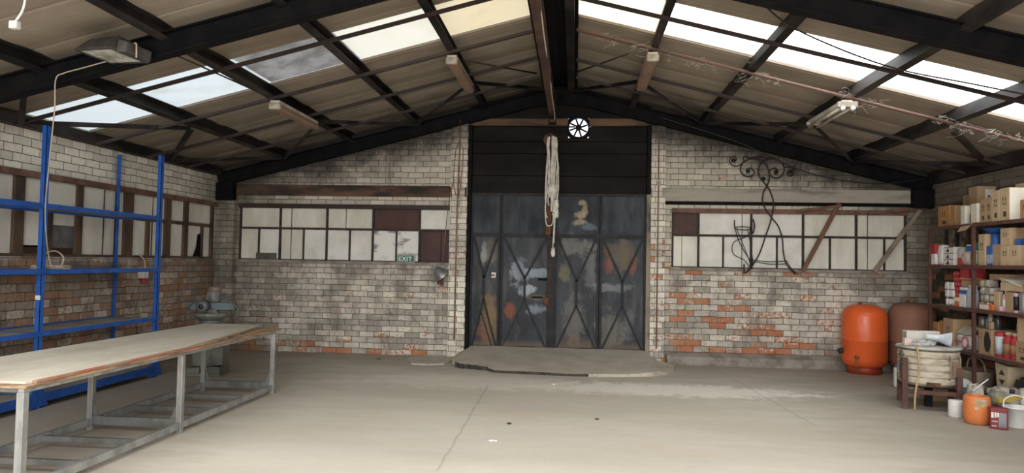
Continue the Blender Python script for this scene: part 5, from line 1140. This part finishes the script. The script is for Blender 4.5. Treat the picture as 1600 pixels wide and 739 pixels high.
box('large_red_box', 'large red box near the top of the third shelf', 9.66, 9.86, Z2 + .356, .15, m_red, 5.06, .22, 'box', None, ((.05, .12, m_card_light),))
for k in range(2): bottle('grey_bottle', ['greyish bottle by the post on the third shelf, farther one', 'greyish bottle by the post on the third shelf, nearer one'][k], 5.10, 9.68 - .11 * k, Z2, .048, .29, mat('grey_lilac_plastic', (.40, .40, .44), .45, col2=(.28, .28, .31), scale=6), m_cloudy, group='greyish bottles on the third shelf', neck=.5)
# third shelf, near bay: soft packs
PNB = {}
rows_, cols_ = ['bottom', 'second', 'third', 'top'], ['farthest', 'middle', 'nearest']
for r_ in range(4):
    for q in range(3):
        if r_ == 3 and q == 2: continue
        pack('sealed_pack', 'cloudy sealed pack, %s row and %s column of the stack, third shelf' % (rows_[r_], cols_[q]), 9.36 - .098 * q, 9.445 - .098 * q, Z2 + r_ * .092, .088, m_cloudy if (r_ + q) % 3 else m_kraft, 5.07 + .008 * ((r_ * 2 + q) % 3), .14, 30 + r_ * 3 + q, 'packet', .009, 'cloudy sealed packs stacked on the third shelf')
t = box('flat_box', 'flat orange and white box lying before the sealed packs', 9.09, 9.145, Z2, .07, m_orange, 5.03, .3, 'box', None, ()); bpy.data.objects.remove(kids(t)[0]); 
c = MB(); c.box(0, .03, -.03, .25, 0, .07, 0); c.box(-.001, .02, .05, .245, .008, .062, 1); c.build('box_body', [m_orange, m_paper], t, .002)
t.location = (5.035, 9.12, Z2)
box('brown_box', 'brown flat carton lying on the sealed packs, third shelf', 8.99, 9.34, Z2 + .37, .07, m_card, 5.14, .26, 'carton')
box('kraft_envelope', 'kraft envelope box standing beside the sealed packs', 9.03, 9.14, Z2, .23, m_card_light, 5.08, .05, 'envelope')
can('pink_cup', 'pink and white cup before the kraft envelope, third shelf', 5.085, 8.975, Z2, .036, .06, m_pink, 'cup')
bottle('pink_bottle', 'pink and white bottle standing on the third shelf before the tray', 5.10, 8.925, Z2, .035, .26, m_pink, m_paper, lab=m_paper)
carton('small brown carton under the paper-filled tray, third shelf', 8.735, 8.875, Z2, .235, 5.06, .24, m_card)
can('pink_black_can', 'slim pink and black can beside the small brown carton', 5.085, 8.695, Z2, .032, .23, m_pink, 'can', m_dark)
can('metal_canister', 'grey metal canister nearest the viewer on the third shelf', 5.12, 8.60, Z2, .058, .245, m_tin, 'canister')
t = thing('open_tray', 'cardboard tray with white printed paper on top, third shelf near end', 'tray', (5.05, 8.75, Z2 + .246))
c = MB(); c.box(0, .30, -.20, .20, 0, .10); c.build('tray_body', m_card_light, t, .003)
c = MB(); c.prism([(-.012, -.20, .06), (-.012, .13, .13), (.22, .12, .16), (.22, -.20, .14)], (0, 0, .006)); c.box(.04, .05, -.1, .06, .135, .136); c.build('paper_sheet', m_paper, t)
c = MB(); c.prism([(-.02, .12, .10), (-.02, .205, .155), (.15, .205, .155), (.15, .12, .10)], (0, 0, .004)); c.build('lifted_flap', m_card_light, t)
# fourth shelf, far bay
carton('orange-brown carton at the far end of the lowest shelf', 10.40, 10.56, Z1, .30, 5.05, .30, m_card_orange, 1)
carton('orange-brown carton second from the far end of the lowest shelf', 10.27, 10.39, Z1, .33, 5.06, .30, m_card_orange)
carton('brown carton with two printed arrows on the lowest shelf by the white bag', 10.0, 10.25, Z1, .375, 5.04, .30, m_card, 1)
t = thing('open_bag', 'opened white paper bag with pink printed ring on the lowest shelf', 'bag', (5.05, 9.76, Z1))
c = MB(); c.lump(0, .22, -.20, .20, 0, .20, 7, .014, 21, 0, .35); c.build('bag_body', m_paper, t)
c = MB(); c.prism([(-.01, -.19, .20), (-.01, .19, .20), (.10, .17, .30), (.10, -.17, .30)], (.01, 0, 0)); c.build('bag_top', mat('bag_top_tan', (.48, .42, .34), .85), t)
c = MB(); c.tube([(-.012, .07 * math.cos(a) - .06, .10 + .07 * math.sin(a)) for a in [2 * math.pi * k / 20 for k in range(20)]], .009, 6, 0, True); c.box(-.012, -.002, .02, .2, .09, .105); c.build('pink_print', mat('pink_red_print', (.45, .12, .15), .7), t)
carton('brown carton at the back of the lowest shelf behind the white bag', 9.58, 9.94, Z1, .30, 5.29, .22, m_card)
can('metal_can', 'bare metal can on the carton behind the white bag', 5.36, 9.88, Z1 + .302, .055, .13, m_tin)
can('white_tub', 'white tub on the carton behind the white bag', 5.36, 9.70, Z1 + .302, .06, .11, m_paper, 'tub')
# fourth shelf, near bay
t = carton('carton with a big black stain on the lowest shelf past the post', 9.14, 9.42, Z1, .31, 5.05, .36, m_card, 0)
c = MB(); rs = random.Random(4); P_ = [(-.0015, .03 + .075 * math.cos(a) * rs.uniform(.8, 1.1) - .08, .16 + .13 * math.sin(a) * rs.uniform(.9, 1.1)) for a in [2 * math.pi * k / 16 for k in range(16)]]; c.prism(P_, (.0012, 0, 0)); c.build('black_stain', m_dark, t)
c = MB(); c.box(-.0015, -.0003, .06, .12, .20, .212); c.box(-.0015, -.0003, .06, .12, .24, .25); c.build('printed_line', m_red, t)
bottle('glass_bottle', 'tall glass jar with light cap on the stained carton', 5.15, 9.33, Z1 + .312, .035, .20, m_glass, m_paper, neck=.7)
bottle('glass_bottle', 'dark glass bottle on the stained carton, nearer one', 5.15, 9.18, Z1 + .312, .038, .19, mat('dark_glass', (.05, .05, .055), .25), m_dark, neck=.4)
box('tan_card', 'small tan card box leaning between the two bottles', 9.225, 9.285, Z1 + .312, .09, m_card_light, 5.10, .05)
carton('pale carton lying at the back beyond the dark bottle, lowest shelf', 8.70, 9.08, Z1, .40, 5.30, .22, m_card)
can('labelled_tin', 'tall red tin with bluish white label on the lowest shelf', 5.11, 9.05, Z1, .058, .30, m_red, 'tin', mat('bluish_label', (.55, .62, .66), .6))
bottle('red_tin', 'red and green tin with pale cap, farther of two on the lowest shelf', 5.12, 8.905, Z1, .064, .31, m_red, m_card_light, 'tin', .55, None, mat('red_green_label', (.36, .10, .06), .5, col2=(.20, .24, .09), scale=6))
bottle('red_tin', 'red and green tin with pale cap, nearer of two on the lowest shelf', 5.12, 8.765, Z1, .064, .31, m_red, m_card_light, 'tin', .55, None, mat('red_green_label', (.36, .10, .06), .5))
carton('lower carton nearest the viewer on the lowest shelf', 8.44, 8.66, Z1, .23, 5.05, .30, m_card, 2)
carton('upper carton nearest the viewer on the lowest shelf', 8.42, 8.65, Z1 + .232, .27, 5.06, .30, m_card_light)
# under the lowest shelf
carton('dark brown carton deep under the lowest shelf', 8.66, 9.40, 0, .46, 5.28, .24, m_card)
carton('squat carton on the floor supporting the tapered box', 8.80, 9.08, 0, .17, 5.04, .22, m_card)
t = thing('tapered_box', 'tapered cream box with two dark triangles, below the lowest shelf', 'box', (5.05, 8.94, .172))
c = MB(); c.prism([(0, -.105, 0), (0, .085, 0), (0, .13, .33), (0, -.135, .31)], (.22, 0, 0)); c.build('box_body', mat('cream_box', (.50, .42, .29), .8, col2=(.42, .34, .22), scale=3), t, .004)
c = MB(); c.prism([(-.0015, -.07, .20), (-.0015, .055, .20), (-.0015, -.008, .265)], (.0014, 0, 0)); c.prism([(-.0015, -.07, .145), (-.0015, .055, .145), (-.0015, -.008, .08)], (.0014, 0, 0)); c.build('printed_triangles', m_print, t)
c = MB(); c.prism([(4.83, 8.70, .0), (4.83, 8.42, .0), (5.0, 8.42, .24), (5.0, 8.72, .24)], (.006, 0, -.004)); tag(c.build('cardboard_sheet', m_card_light), 'loose cardboard sheet leaning before the shelving, near end', 'cardboard')
t = thing('wicker_basket', 'grey-brown basket on the floor under the lowest shelf behind the kiln', 'basket', (5.25, 9.85, 0))
c = MB(); pr = [(.17, 0)]
for k in range(9): pr += [(.175 + .006 * k, .02 + .032 * k), (.185 + .006 * k, .036 + .032 * k)]
c.lathe(pr + [(.20, .31), (.16, .05), (0, .04)], (0, 0, 0), 24); c.build('basket_body', m_kraft, t)
c = MB(); c.tube(smooth([(0, -.22, .30), (0, -.16, .42), (0, 0, .47), (0, .16, .42), (0, .22, .30)], 6), .012, 8); c.build('handle', m_kraft, t)
pack('white_bag', 'limp white bag on the floor before the middle shelf post', 9.30, 9.62, 0, .24, m_paper, 4.72, .22, 51, 'bag', .02, None, .6)
pack('dark_bag', 'black rubbish bag under the lowest shelf, near end', 8.42, 8.72, 0, .40, m_dark, 5.05, .22, 52, 'bag', .02, None, .5)
can('paint_can', 'small dark paint can on the floor before the squat carton', 4.93, 8.98, 0, .07, .16, m_dark, 'tin', mat('teal_label', (.08, .16, .2), .6))
can('paint_can', 'small ochre paint can on the floor left of the dark paint can', 4.85, 9.18, 0, .065, .15, mat('ochre_can', (.40, .29, .10), .6), 'tin')
